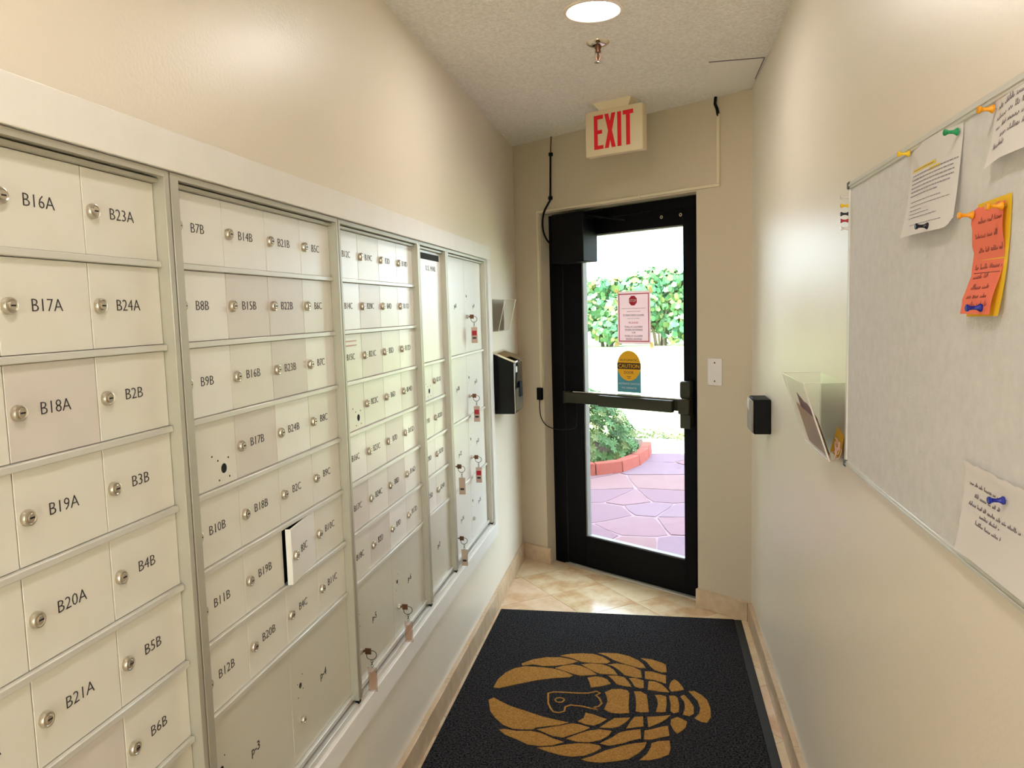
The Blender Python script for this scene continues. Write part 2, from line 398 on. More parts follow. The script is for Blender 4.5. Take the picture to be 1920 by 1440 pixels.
# ================================================================== mailbox units
WD, WF = -.012, .010           # door face plane, frame front plane
P = .165; RH = .1388; ZT = 1.726
def zrow(k): return ZT - RH * k            # top of row k
_dm = {}
def door_mesh(w, h, m):
    key = (round(w, 4), round(h, 4), m)
    if key not in _dm:
        b = MB(FL); b.box(-w / 2, w / 2, -h / 2, h / 2, -.004, 0, bev=.0007)
        bmesh.ops.recalc_face_normals(b.bm, faces=b.bm.faces)
        me = bpy.data.meshes.new('door'); b.bm.to_mesh(me); b.bm.free(); me.materials.append(M[m]); _dm[key] = me
    return _dm[key]
def lock_shape(b, u, v, s=1.0):
    b.lathe((u, v, 0), [(.0106 * s, 0), (.0112 * s, .0015), (.0112 * s, .0055), (.0102 * s, .0078), (.0086 * s, .0082), (.0072 * s, .0070), (.0066 * s, .0070)], 24)
    b.lathe((u, v, 0), [(.0062 * s, .0068), (.0061 * s, .0086), (.0054 * s, .0092)], 20)
    b.box(u - .0034 * s, u + .0046 * s, v - .0011 * s, v + .0011 * s, .0090, .00945, mi=1)
def mk_lock(fr, s=1.0):
    b = MB(fr)
    lock_shape(b, 0, 0, s)
    bmesh.ops.recalc_face_normals(b.bm, faces=b.bm.faces)
    me = bpy.data.meshes.new('lock'); b.bm.to_mesh(me); b.bm.free(); me.materials.append(M['nickel']); me.materials.append(M['dark'])
    me.set_sharp_from_angle(angle=math.radians(35)); return me
LOCK = mk_lock(FL)
def mk_holes(pts):
    b = MB(FL)
    for u, v, ru, rv in pts: b.lathe((u, v, 0), [(max(ru, rv), -.0002), (max(ru, rv), .0003)], 14)
    bmesh.ops.recalc_face_normals(b.bm, faces=b.bm.faces)
    me = bpy.data.meshes.new('empty_lock_hole'); b.bm.to_mesh(me); b.bm.free(); me.materials.append(M['dark']); return me
HOLES = mk_holes([(0, 0, .0095, .0095), (-.038, .029, .002, .002), (-.019, .018, .002, .002), (.017, .018, .002, .002), (.018, -.019, .002, .002), (-.018, -.020, .002, .002)])
HOLES_P = mk_holes([(0, 0, .0065, .0065), (-.013, .008, .0015, .0015), (.012, .022, .0015, .0015), (.013, -.013, .0015, .0015), (-.013, -.024, .0015, .0015)])
rd = random.Random(11)
DOORS = {}
def door(root, u0, u1, z0, z1, m, text=None, lock='lock', parcel=False, swing=0):
    c = FL @ Vector(((u0 + u1) / 2, (z0 + z1) / 2, WD))
    w, h = u1 - u0 - .0016, z1 - z0 - .0008
    o = link(door_mesh(w, h, m), 'door', root, c)
    if text: o['label'] = 'mailbox door lettered ' + text if not parcel else 'large parcel locker door lettered ' + text
    zc = (z0 + z1) / 2 + (.0005 if not parcel else 0)
    if parcel:
        big = (z1 - z0) > .3
        ul = u0 + (.045 if u1 < 2.6 else .035)
        link(HOLES_P, 'empty_lock_hole', o, FL @ Vector((ul, zc + (.045 if big else .032), WD)))
        link(LOCK_S, 'lock', o, FL @ Vector((ul, zc + (-.045 if big else -.05), WD)))
        lettering(text, .019, FL, (u0 + .168, zc, WD + .0004), 'ink', o, off=-.0)
    else:
        if lock == 'lock': link(LOCK, 'lock', o, FL @ Vector((u0 + .0165, zc, WD)))
        elif lock == 'hole':
            link(HOLES, 'empty_lock_hole', o, FL @ Vector((u0 + .118, z0 + .032, WD))); o['label'] = 'blank mailbox door with an empty lock hole'
        if text: lettering(text, .0182, FL, (u0 + .0835 - (.002 if len(text) < 4 else 0), zc + .001, WD + .0004), 'ink', o, width=.0138 * len(text) - .001, off=-.0004)
    DOORS[(round(u0, 3), round(z1, 3))] = o
    return o
LOCK_S = mk_lock(FL, .72)

def unit(label, u0, u1, ul, ur, cols, layout):
    """u0..u1 door field, ul..ur outer frame; layout: list of (rowtop, rowbottom, [(colstart, colend, spec)])"""
    root = thing('mailbox_unit', label, 'mailboxes', FL @ Vector(((u0 + u1) / 2, .441, 0)), 'metal mailbox units side by side')
    zb = .479
    c = FL @ Vector(((u0 + u1) / 2, 1.1, 0))
    b = MB(FL)
    for a, d in ((ul, u0), (u1, ur)):
        if d - a > .003: b.box(a, d, .462, 1.742, -.03, WF, bev=.0008)
    b.box(ul + .001, ur - .001, 1.736, 1.746, -.03, .0095)
    finish(b, 'frame', 'aludark', root, c)
    b = MB(FL); b.box(u0 - .001, u1 + .001, 1.7265, 1.7335, -.02, -.002, bev=.0006); finish(b, 'top_rail', 'aludark', root, c)
    b = MB(FL); b.box(ul, ur, .442, .458, -.03, .006, bev=.001).box(u0, u1, .466, .4785, -.02, -.003, bev=.001); finish(b, 'bottom_sill', 'alu', root, c)
    b = MB(FL); b.box(ul + .002, ur - .002, .445, 1.742, -.30, -.055); finish(b, 'cabinet_body', 'dark', root, c)
    if ur - u1 > .003:
        b = MB(FL); b.box(u1 - .002, ur + .001, .4555, .4625, -.0, WF + .001); finish(b, 'rubber_foot', 'black', root, c)
    for (r0, r1, cells) in layout:
        z1 = zrow(r0); z0 = zrow(r1) + .0115 if r1 < 8.9 else zb
        if r1 < 8.9:
            b = MB(FL); b.box(u0 + .0005, u1 - .0005, zrow(r1) + .0005, zrow(r1) + .011, -.02, -.0045, bev=.0012)
            finish(b, 'shelf_rail', 'alu', root, FL @ Vector(((u0 + u1) / 2, zrow(r1), 0)))
        for (c0, c1, text, m, lk, parcel) in cells:
            door(root, u0 + c0 * P, u0 + c1 * P, z0, z1, m, text, lk, parcel)
    return root

def cells(names, mats=None, locks=None):
    out = []
    for i, n in enumerate(names):
        m = (mats or 'AAAA')[i]
        out.append((i, i + 1, n, 'door' + m, 'lock' if n else 'hole', False))
    return out
def par(*names): return [(2 * i, 2 * i + 2, n, 'doorP', None, True) for i, n in enumerate(names)]

lay = [(0, 1, cells(['B1A', 'B8A', 'B16A', 'B23A'])), (1, 2, cells(['B2A', 'B9A', 'B17A', 'B24A'], 'AAAA')), (2, 3, cells(['B3A', 'B10A', 'B18A', 'B2B'], 'AABA')),
       (3, 4, cells(['B4A', 'B11A', 'B19A', 'B3B'])), (4, 5, cells(['B5A', 'B12A', 'B20A', 'B4B'])), (5, 6, cells(['B6A', 'B14A', 'B21A', 'B5B'])),
       (6, 7, cells(['B7A', 'B15A', 'B22A', 'B6B'], 'AABA')), (7, 9, par('p-1', 'p-2'))]
unit('nearest mailbox unit, left edge of the row, doors lettered B16A to B6B', .507, 1.167, .494, 1.180, 4, lay)
lay = [(0, 1, cells(['B7B', 'B14B', 'B21B', 'B5C'], 'CCCC')), (1, 2, cells(['B8B', 'B15B', 'B22B', 'B6C'], 'CBBA')), (2, 3, cells(['B9B', 'B16B', 'B23B', 'B7C'], 'CABC')),
       (3, 4, cells([None, 'B17B', 'B24B', 'B8C'], 'ABCA')), (4, 5, cells(['B10B', 'B18B', 'B2C', 'B9C'])), (5, 6, cells(['B11B', 'B19B', None, 'B10C'], 'AAAA')),
       (6, 7, cells(['B12B', 'B20B', 'B4C', 'B11C'])), (7, 9, par('p-3', 'p-4'))]
lay[5] = (5, 6, [c for c in lay[5][2] if c[2]])
u2 = unit('second mailbox unit, the one with a small door standing ajar', 1.206, 1.866, 1.184, 1.876, 4, lay)
lay = [(0, 1, cells(['B12C', 'B19C', 'B3D', 'B10D'], 'CACC')), (1, 2, cells(['B14C', 'B20C', 'B4D', 'B11D'], 'CBAC')), (2, 3, cells(['B15C', 'B21C', 'B5D', 'B12D'], 'ABAC')),
       (3, 4, cells([None, 'B22C', 'B6D', 'B14D'], 'AACA')), (4, 5, cells(['B16C', 'B23C', 'B7D', 'B15D'], 'CABC')), (5, 6, cells(['B17C', 'B24C', 'B8D', 'B16D'], 'BABC')),
       (6, 7, cells(['B18C', 'B2D', 'B9D', 'B17D'], 'ABCA')), (7, 9, par('p-5', 'p-6'))]
unit('middle mailbox unit of five, with two key rings on its bottom locker doors', 1.891, 2.551, 1.880, 2.563, 4, lay)
lay = [(3, 4, cells([None, 'B21D'], 'CC')), (4, 5, cells(['B19D', 'B22D'], 'AA')), (5, 6, cells(['B20D', 'B23D'], 'CC')), (6, 7, cells(['B25D', 'B24D'], 'CA')), (7, 9, par('p-7'))]
u4 = unit('narrow mailbox unit with the black outgoing mail slot', 2.580, 2.910, 2.567, 2.925, 2, lay)
# outgoing mail door: slot, lettering
c = FL @ Vector((2.745, 1.52, WD))
md = link(door_mesh(.328, 3 * RH - .013, 'doorC'), 'door', u4, FL @ Vector((2.745, zrow(3) + .0115 + (3 * RH - .0115) / 2, WD)))
md['label'] = 'tall outgoing mail door with a black slot'
b = MB(FL); b.box(2.590, 2.885, 1.694, 1.7165, WD - .001, WD + .0006); finish(b, 'mail_slot', 'dark', md, FL @ Vector((2.74, 1.705, WD)))
lettering('U.S. MAIL', .019, FL, (2.775, 1.664, WD + .0004), 'inkgrey', md, width=.13)
b = MB(FL); b.box(2.581, 2.909, zrow(3) + .0005, zrow(3) + .011, -.02, -.0045, bev=.0012); finish(b, 'shelf_rail', 'alu', u4, FL @ Vector((2.74, zrow(3), 0)))
u5 = unit('farthest mailbox unit, parcel lockers only, with hanging key rings', 2.947, 3.607, 2.930, 3.630, 4,
          [(0, 3, par('p-8', 'p-9')), (3, 5, par('p-10', 'p-11')), (5, 7, par('p-12', 'p-13')), (7, 9, par('p-14', 'p-15'))])
for ch in u5.children:
    if ch.name.startswith('door'): ch.data = ch.data.copy(); ch.data.materials[0] = M['doorC']
# door standing ajar (B3C): hinged at its far edge
zc = zrow(6) + .0115 + (RH - .0115) / 2
ud0, ud1 = 1.206 + 2 * P, 1.206 + 3 * P
o = bpy.data.objects.new('door', None); bpy.data.objects.remove(o)
ang = math.radians(7)
Hh = FL @ Vector((ud1, zc, WD))
b = MB(FL); b.box(-P + .001, -.001, -(RH - .0125) / 2, (RH - .0125) / 2, -.004, 0, bev=.0007)
b.box(-P + .001, -P + .003, -(RH - .0125) / 2, (RH - .0125) / 2, -.013, -.003)
bmesh.ops.rotate(b.bm, verts=b.bm.verts, cent=(0, 0, 0), matrix=Matrix.Rotation(ang, 3, 'Z'))
bmesh.ops.translate(b.bm, verts=b.bm.verts, vec=Hh)
dj = finish(b, 'door', 'doorC', u2, Hh); dj['label'] = 'small mailbox door lettered B3C standing ajar'
R = Matrix.Translation(Hh) @ Matrix.Rotation(ang, 4, 'Z') @ FL
b = MB(R)
lock_shape(b, -P + .018, 0)
finish(b, 'lock', ['nickel', 'dark'], dj, R @ Vector((-P + .018, 0, 0)))
lettering('B3C', .0182, R, (-P + .0815, .001, .0004), 'ink', dj, width=.0404, off=-.0004)
# stickers' residue on one door is a print on that door
b = MB(FL); b.box(1.93, 2.02, 1.427, 1.431, WD, WD + .0004).box(1.94, 2.02, 1.415, 1.419, WD, WD + .0004)
rs = DOORS[(1.891, round(zrow(2), 3))]; finish(b, 'faded_sticker', mat('sticker_residue', (226, 196, 180), .7), rs, FL @ Vector((1.975, 1.423, WD)))

# ================================================================== key rings hanging in locker locks
def keyring(u, z, tagm, label, tilt=0.0, taglen=.07, swing=0.0):
    t = thing('key_ring', label, 'keys', FL @ Vector((u, z, WD)), 'key rings left in the parcel lockers')
    w0 = WD + .0095
    b = MB(FL)
    b.tube([(u, z, w0 - .006), (u, z, w0 + .006)], .0018, 6)
    b.lathe((u, z, 0), [(.0042, w0 + .0), (.0042, w0 + .002)], 10)
    b.box(u - .0014, u + .0014, z - .009, z + .009, w0 + .004, w0 + .022, bev=.0008)
    finish(b, 'key', 'keymetal', t, FL @ Vector((u, z, w0)))
    rc = (u + .002, z - .012, w0 + .022)
    b = MB(FL); b.tube([(rc[0] + .004 * math.sin(a), rc[1] + .013 * math.cos(a), rc[2] + .013 * math.sin(a)) for a in [2 * PI * k / 16 for k in range(16)]], .0011, 6, closed=True)
    finish(b, 'split_ring', 'ringmetal', t, FL @ Vector(rc))
    b = MB(FL); zz = rc[1] - .013
    for k in range(3):
        b.tube([(rc[0] + (.0032 * math.cos(a) if k % 2 else 0), zz - .004 - k * .0068 + .0042 * math.sin(a), rc[2] + (0 if k % 2 else .0032 * math.cos(a))) for a in [2 * PI * q / 8 for q in range(8)]], .0008, 4, closed=True)
    finish(b, 'chain', 'ringmetal', t, FL @ Vector((rc[0], zz, rc[2])))
    zt = zz - .022
    b = MB(FL); b.box(rc[0] - .0012, rc[0] + .0012, zt - taglen, zt, rc[2] - .0135, rc[2] + .0135, bev=.0008)
    tg = finish(b, 'tag', tagm, t, FL @ Vector((rc[0], zt, rc[2])))
    b = MB(FL)
    if tagm == 'cleartag': b.box(rc[0] - .0006, rc[0] + .0006, zt - taglen * .92, zt - .014, rc[2] - .0105, rc[2] + .0105, mi=1)
    else:
        if tagm == 'tagred': b.box(rc[0] - .0017, rc[0] + .0017, zt - taglen * .52, zt - taglen * .22, rc[2] - .0105, rc[2] + .0105, mi=2)
        b.box(rc[0] - .0017, rc[0] + .0017, zt - taglen * .74, zt - taglen * .62, rc[2] - .008, rc[2] + .008, mi=0)
    finish(b, 'tag_insert', ['ink', 'tagbeige', 'pinred'], tg, FL @ Vector((rc[0], zt - taglen / 2, rc[2])))
    return t
zp = lambda r0, r1: ((zrow(r0) + (zrow(r1) + .0115 if r1 < 8.9 else .479)) / 2)
keyring(3.277 + .035, zp(0, 3) - .045, 'tagred', 'key ring with red marked tag, topmost on the farthest mailbox unit')
keyring(3.277 + .035, zp(3, 5) - .05, 'tagred', 'key ring with red marked tag on the second locker row down, farthest unit')
keyring(3.277 + .035, zp(5, 7) - .05, 'tagred', 'key ring with red marked tag on the third locker row down, farthest unit')
keyring(2.947 + .06, zp(5, 7) - .03, 'tagbeige', 'key ring with narrow beige tag beside the pillar, farthest unit')
keyring(2.947 + .06, zp(7, 9) - .05, 'tagbeige', 'lowest key ring on the farthest unit, hanging over the sill')
keyring(2.221 + .045, zp(7, 9) - .05, 'cleartag', 'key ring with clear tag on locker p-6 of the middle unit')
keyring(1.891 + .052, zp(7, 9) - .05, 'cleartag', 'nearest key ring, clear tag hanging over the sill of the middle unit')

# ================================================================== ceiling fittings
def lamp(x, y, label):
    t = thing('ceiling_light', label, 'light', (x, y, ZC), 'recessed ceiling lights')
    b = MB(FC); n = 40
    b.lathe((x, -y, 0), [(.098, 0), (.097, .004), (.088, .006), (.082, .003), (.080, -.0)], n, cap=False)
    finish(b, 'trim_ring', 'lamptrim', t, (x, y, ZC))
    b = MB(FC); b.lathe((x, -y, 0), [(.0805, .0), (.0800, .0024), (.05, .004)], n)
    finish(b, 'diffuser', 'lamp', t, (x, y, ZC))
lamp(.62, 2.575, 'round recessed ceiling light glowing in front of the sprinkler')
lamp(.62, .45, 'round recessed ceiling light overhead, nearer the camera')
lamp(.62, -1.5, 'round recessed ceiling light behind the camera')

t = thing('sprinkler_head', 'chrome fire sprinkler hanging from the textured ceiling', 'sprinkler', (.613, 2.88, ZC))
b = MB(FC); x, y = .613, 2.88
b.lathe((x, -y, 0), [(.042, 0), (.041, .003), (.030, .010), (.017, .013)], 28); finish(b, 'escutcheon', 'chrome', t, (x, y, ZC))
b = MB(FC); b.lathe((x, -y, 0), [(.012, .012), (.012, .020), (.008, .026), (.008, .034)], 12)
b.tube([(x - .009, -y, .026), (x - .010, -y, .045), (x - .003, -y, .062)], .0018, 6).tube([(x + .009, -y, .026), (x + .010, -y, .045), (x + .003, -y, .062)], .0018, 6)
b.lathe((x, -y, 0), [(.003, .034), (.003, .066)], 8)
finish(b, 'nozzle', 'keymetal', t, (x, y, ZC))
b = MB(FC); b.lathe((x, -y, 0), [(.004, .066), (.0135, .068), (.0135, .070), (.004, .071)], 16); finish(b, 'deflector', 'steel', t, (x, y, ZC - .07))

t = thing('access_panel', 'flat patched access panel in the ceiling corner by the right wall', 'panel', (1.13, 3.4, ZC))
b = MB(FC); b.box(1.03, 1.232, -3.66, -3.218, 0, .002); finish(b, 'panel', 'ceilflat', t, (1.13, 3.4, ZC))
b = MB(FC); b.box(1.024, 1.236, -3.218, -3.213, 0, .0024).box(1.232, 1.236, -3.50, -3.218, 0, .0024); finish(b, 'seam', 'inkpen', t, (1.13, 3.21, ZC))

# EXIT sign
a = math.radians(-26)
EX = Vector((math.cos(a), math.sin(a), 0)); EN = Vector((math.sin(a), -math.cos(a), 0))
C0 = Vector((.625, 3.675, 0)) - EX * .15
FX = Matrix(((EX.x, 0, EN.x, C0.x), (EX.y, 0, EN.y, C0.y), (0, 1, 0, 0), (0, 0, 0, 1)))
SZ0, SZ1 = 2.213, 2.420
t = thing('exit_sign', 'cream box exit sign with red letters hanging from the ceiling', 'sign', FX @ Vector((.15, ZC, -.02)))
b = MB(FX); b.box(0, .30, SZ0, SZ1, -.046, 0, bev=.005, seg=2); finish(b, 'housing', 'signbody', t, FX @ Vector((.15, 2.31, 0)))
b = MB(FX); b.hexa([(.075, SZ1 - .004, -.038), (.225, SZ1 - .004, -.038), (.225, SZ1 - .004, -.006), (.075, SZ1 - .004, -.006), (.05, ZC, -.06), (.25, ZC, -.06), (.25, ZC, .015), (.05, ZC, .015)])
finish(b, 'canopy', 'signbody', t, FX @ Vector((.15, ZC, 0)))
b = MB(FX); w0, w1 = -.001, .0015
y0, y1 = SZ0 + .030, SZ1 - .022; H = y1 - y0
def bar(u0, u1, v0, v1): b.box(u0, u1, y0 + v0 * H, y0 + v1 * H, w0, w1)
bar(.048, .067, 0, 1); bar(.067, .097, .88, 1); bar(.067, .091, .45, .56); bar(.067, .097, 0, .11)
b.prism([(.105, y0), (.125, y0), (.162, y1), (.142, y1)], w0, w1); b.prism([(.142, y0), (.162, y0), (.125, y1), (.105, y1)], w0, w1 + .0001)
bar(.172, .192, 0, 1); bar(.217, .237, 0, .88); bar(.201, .254, .88, 1)
finish(b, 'letters', 'red', t, FX @ Vector((.15, 2.31, 0)))

# ================================================================== exit door
FD = -.07
b = MB(FE)
b.box(DS0, .300, 0, 2.035, FD - .075, FD, bev=.002).box(1.172, DS1, 0, 2.035, FD - .075, FD, bev=.002).box(.300, 1.172, 1.985, 2.035, FD - .075, FD, bev=.002)
door1 = struct(b, 'door_1', 'blackmetal', FE @ Vector((.7, 0, FD)))
b = MB(FE); b.box(.304, .437, .012, 1.983, FD - .048, FD - .004, bev=.002); finish(b, 'stile', 'blackmetal', door1, FE @ Vector((.37, 1, FD)))
b = MB(FE); b.box(1.098, 1.169, .012, 1.983, FD - .048, FD - .004, bev=.002); finish(b, 'stile', 'blackmetal', door1, FE @ Vector((1.13, 1, FD)))
b = MB(FE); b.box(.437, 1.098, 1.902, 1.983, FD - .048, FD - .004, bev=.002); finish(b, 'top_rail', 'blackmetal', door1, FE @ Vector((.77, 1.95, FD)))
b = MB(FE); b.box(.437, 1.098, .012, .190, FD - .048, FD - .004, bev=.002); finish(b, 'bottom_rail', 'blackmetal', door1, FE @ Vector((.77, .1, FD)))
b = MB(FE); b.box(.437, .447, .190, 1.902, FD - .046, FD - .012).box(1.090, 1.098, .190, 1.902, FD - .046, FD - .030).box(.447, 1.090, .190, .197, FD - .046, FD - .012).box(.447, 1.090, 1.895, 1.902, FD - .046, FD - .012)
finish(b, 'glazing_bead', mat('glazing_bead', (120, 116, 112), .5), door1, FE @ Vector((.77, 1.04, FD)))
b = MB(FE); b.box(.440, 1.096, .192, 1.900, FD - .034, FD - .028); finish(b, 'glass_pane', 'glass', door1, FE @ Vector((.77, 1.04, FD)))
b = MB(FE); b.box(.300, .303, .01, 1.985, FD - .06, FD - .002); finish(b, 'hinge_line', 'rubber', door1, FE @ Vector((.30, 1, FD)))
# push bar
pb = FE @ Vector((.78, 1.0, -.02))
b = MB(FE)
b.box(.335, .62, .970, 1.030, -.055, -.018, bev=.004).box(1.10, 1.165, .960, 1.036, -.055, -.014, bev=.004)
b.box(.62, 1.10, .974, 1.032, -.055, -.024, bev=.003)
b.box(.335, .352, .965, 1.035, -.072, -.018, bev=.002)
barr = finish(b, 'push_bar', 'bronze', door1, pb)
b = MB(FE); b.box(.605, 1.075, .966, 1.028, -.026, .004, bev=.005, seg=2); finish(b, 'push_pad', 'bronze', barr, pb)
b = MB(FE); b.box(.40, 1.15, 1.031, 1.037, -.060, -.026, bev=.001); finish(b, 'top_strip', 'steel', barr, pb)
b = MB(FE); b.box(1.098, 1.160, 1.036, 1.125, -.072, -.030, bev=.012, seg=3); b.box(1.098, 1.160, .885, .960, -.072, -.035, bev=.004)
finish(b, 'latch_case', 'bronze', door1, FE @ Vector((1.13, 1.0, -.05)))
# operator box and arm
b = MB(FE); b.box(.335, .560, 1.752, 2.020, FD - .004, .050, bev=.004); finish(b, 'operator_box', 'black', door1, FE @ Vector((.45, 1.9, 0)))
b = MB(FE); b.tube([(.49, 1.985, .03), (.56, 1.998, .01), (.78, 1.955, -.03)], .006, 8).lathe((.49, 1.985, 0), [(.016, .01), (.016, .04)], 12)
b.tube([(.54, 2.012, -.02), (.63, 2.020, -.03)], .004, 6)
finish(b, 'closer_arm', 'black', door1, FE @ Vector((.6, 1.98, 0)))
for u in (.975, 1.087):
    b = MB(FE); b.quadring([(u + .0085 * math.cos(q), 1.985 - .035 + .0085 * math.sin(q)) for q in [2 * PI * k / 16 for k in range(16)]], [(u + .0045 * math.cos(q), 1.95 + .0045 * math.sin(q)) for q in [2 * PI * k / 16 for k in range(16)]], FD - .006, FD - .002)
    finish(b, 'bolt_head', 'steel', door1, FE @ Vector((u, 1.95, FD)))

# notice and sticker on the door glass
wn = FD - .0275
t = thing('door_notice', 'printed notice with red border and stop symbol taped to the door glass', 'notice', FE @ Vector((.778, 1.303, wn)))
c = FE @ Vector((.778, 1.445, wn))
b = MB(FE); b.box(.670, .886, 1.304, 1.586, wn, wn + .0006); finish(b, 'sheet', 'signpaper', t, c)
b = MB(FE); q = .679, .877, 1.316, 1.574
for r4 in ((q[0], q[1], q[3] - .006, q[3]), (q[0], q[1], q[2], q[2] + .006), (q[0], q[0] + .006, q[2], q[3]), (q[1] - .006, q[1], q[2], q[3])): b.box(*r4, wn + .0006, wn + .0010)
finish(b, 'border', 'signpink', t, c)
b = MB(FE); b.prism([(.774 + .0275 * math.cos(PI / 8 + k * PI / 4), 1.535 + .0275 * math.sin(PI / 8 + k * PI / 4)) for k in range(8)], wn + .0006, wn + .0010)
so = finish(b, 'stop_symbol', 'signred', t, c)
lettering('STOP', .015, FE, (.774, 1.535, wn + .0013), 'white', so, width=.043)
for txt, z, w, col, cap in [('THIS DOOR OPERATES ON A', 1.494, .158, 'inkgrey', .0055), ('SENSOR SYSTEM', 1.478, .085, 'inkgrey', .0055), ('IT MAY NOT CLOSE', 1.459, .135, 'ink', .008),
                            ('ON ITS OWN.', 1.441, .08, 'inkgrey', .0055), ('PLEASE', 1.418, .062, 'signred', .010), ('PULL IT CLOSED', 1.397, .115, 'ink', .008), ('WHEN ENTERING', 1.381, .115, 'ink', .008),
                            ('OR', 1.365, .024, 'ink', .008), ('PUSH IT CLOSED', 1.348, .115, 'ink', .008), ('WHEN LEAVING', 1.332, .105, 'ink', .008)]:
    lettering(txt, cap, FE, (.777, z, wn + .0010), col, t, width=w)
    if col == 'ink' and txt != 'OR':
        b = MB(FE); b.box(.777 - w / 2, .777 + w / 2, z - cap / 2 - .0022, z - cap / 2 - .0012, wn + .0006, wn + .0010); finish(b, 'underline', 'ink', t, c)
for (u, v, r) in ((.668, 1.588, .4), (.888, 1.588, -.5), (.664, 1.302, .8), (.892, 1.300, -.8)):
    b = MB(FE); k = .016; cr, sr = math.cos(r + .785), math.sin(r + .785)
    b.prism([(u + k * (x * cr - y * sr), v + k * (x * sr + y * cr)) for x, y in ((-.6, -1), (.6, -1), (.6, 1), (-.6, 1))], wn + .0006, wn + .0011)
    finish(b, 'tape', 'tape', t, FE @ Vector((u, v, wn)))
t = thing('caution_sticker', 'yellow and blue automatic door caution sticker above the push bar', 'sticker', FE @ Vector((.742, 1.04, wn)))
c = FE @ Vector((.742, 1.15, wn)); u0, u1, z0, z1 = .664, .820, 1.042, 1.268; uc = (u0 + u1) / 2; ru = (u1 - u0) / 2
b = MB(FE); b.prism([(u0, z0), (u1, z0), (u1, z1 - ru)] + [(uc + ru * math.cos(q), z1 - ru * 1.05 + ru * 1.05 * math.sin(q)) for q in [PI * k / 16 for k in range(1, 16)]] + [(u0, z1 - ru)], wn, wn + .0005)
finish(b, 'backing', 'stkblue', t, c)
b = MB(FE); b.prism([(uc + ru * .995 * math.cos(q), z1 - ru * 1.05 + ru * 1.04 * math.sin(q)) for q in [2 * PI * k / 32 for k in range(32)]], wn + .0005, wn + .0009)
finish(b, 'yellow_disc', 'stkyellow', t, c)
b = MB(FE); b.box(u0, u1, 1.168, 1.202, wn + .0009, wn + .0013); finish(b, 'dark_band', 'stkdark', t, c)
lettering('AUTOMATIC', .012, FE, (uc, 1.217, wn + .0012), 'stkdark', t, width=.118)
lettering('CAUTION', .021, FE, (uc, 1.185, wn + .0016), 'stkyellow', t, width=.138)
lettering('DOOR', .016, FE, (uc, 1.150, wn + .0012), 'stkdark', t, width=.062)
b = MB(FE); b.box(uc - .013, uc + .013, 1.126, 1.129, wn + .0009, wn + .0012).box(uc - .010, uc + .010, 1.118, 1.120, wn + .0009, wn + .0012); finish(b, 'small_print', 'stkdark', t, c)
lettering('ACTIVATE SWITCH', .010, FE, (uc, 1.089, wn + .0012), 'white', t, width=.138)
lettering('TO OPERATE', .010, FE, (uc, 1.066, wn + .0012), 'white', t, width=.10)

# ================================================================== on the end wall
t = thing('cable_raceway', 'cream plastic cable raceway running over the door frame', 'raceway', FE @ Vector((.77, 2.05, 0)))
for n_, q in (('channel', (.186, .90, 2.046, 2.060)), ('channel', (.902, 1.350, 2.047, 2.061)), ('channel', (1.336, 1.350, 2.061, 2.375)), ('channel', (.186, .200, 1.05, 2.046))):
    b = MB(FE); b.box(*q, 0, .013, bev=.002); finish(b, n_, 'raceway', t, FE @ Vector(((q[0] + q[1]) / 2, (q[2] + q[3]) / 2, .006)))
b = MB(FE); b.box(.896, .906, 2.043, 2.063, 0, .0145, bev=.001); finish(b, 'joint_clip', 'raceway', t, FE @ Vector((.9, 2.05, .007)))
b = MB(FE); b.tube([(1.343, 2.36, .006), (1.340, 2.395, .012), (1.329, 2.42, .012), (1.331, 2.452, .010)], .007, 8)
tag(finish(b, 'cable_end', 'black', None, FE @ Vector((1.34, 2.4, .01))), 'short black cable entering the ceiling above the raceway on the right', 'cable')
t = thing('power_cord', 'thick black cord hanging from ceiling to the door operator box', 'cable', FE @ Vector((.31, ZC, .02)))
cord = [(.315, ZC, .012), (.310, 2.40, .012), (.307, 2.357, .012), (.303, 2.25, .012), (.297, 2.12, .012), (.285, 2.09, .016), (.255, 2.045, .02), (.238, 1.985, .015), (.238, 1.93, .005), (.26, 1.88, -.01), (.31, 1.852, -.02), (.338, 1.85, -.02)]
b = MB(FE); b.tube(cord[:3], .0035, 8); finish(b, 'thin_lead', 'keymetal', t, FE @ Vector(cord[0]))
def smooth(pts, n=4):
    out = []
    for i in range(len(pts) - 1):
        p0, p1, p2, p3 = [Vector(pts[max(0, min(len(pts) - 1, k))]) for k in (i - 1, i, i + 1, i + 2)]
        for k in range(n):
            s = k / n
            out.append(.5 * ((2 * p1) + (p2 - p0) * s + (2 * p0 - 5 * p1 + 4 * p2 - p3) * s * s + (3 * p1 - p0 - 3 * p2 + p3) * s ** 3))
    return out + [Vector(pts[-1])]
b = MB(FE); b.tube(smooth(cord[2:]), .0055, 8); finish(b, 'cord', 'black', t, FE @ Vector(cord[5]))
for cp in (cord[2], cord[4]):
    b = MB(FE); b.box(cp[0] - .010, cp[0] + .010, cp[1] - .010, cp[1] + .010, 0, .020, bev=.003); finish(b, 'clip', 'black', t, FE @ Vector(cp))
t = thing('door_sensor', 'small black sensor box left of the door with a looping wire', 'sensor', FE @ Vector((.19, 1.01, 0)))
b = MB(FE); b.box(.164, .200, .977, 1.048, 0, .022, bev=.003); finish(b, 'case', 'black', t, FE @ Vector((.18, 1.01, .01)))
b = MB(FE); b.tube(smooth([(.180, .98, .012), (.180, .93, .014), (.190, .87, .012), (.225, .825, 0), (.29, .806, -.03), (.36, .812, -.06), (.385, .835, -.074), (.39, .97, -.074)]), .003, 6)
finish(b, 'wire', 'rubber', t, FE @ Vector((.25, .83, 0)))
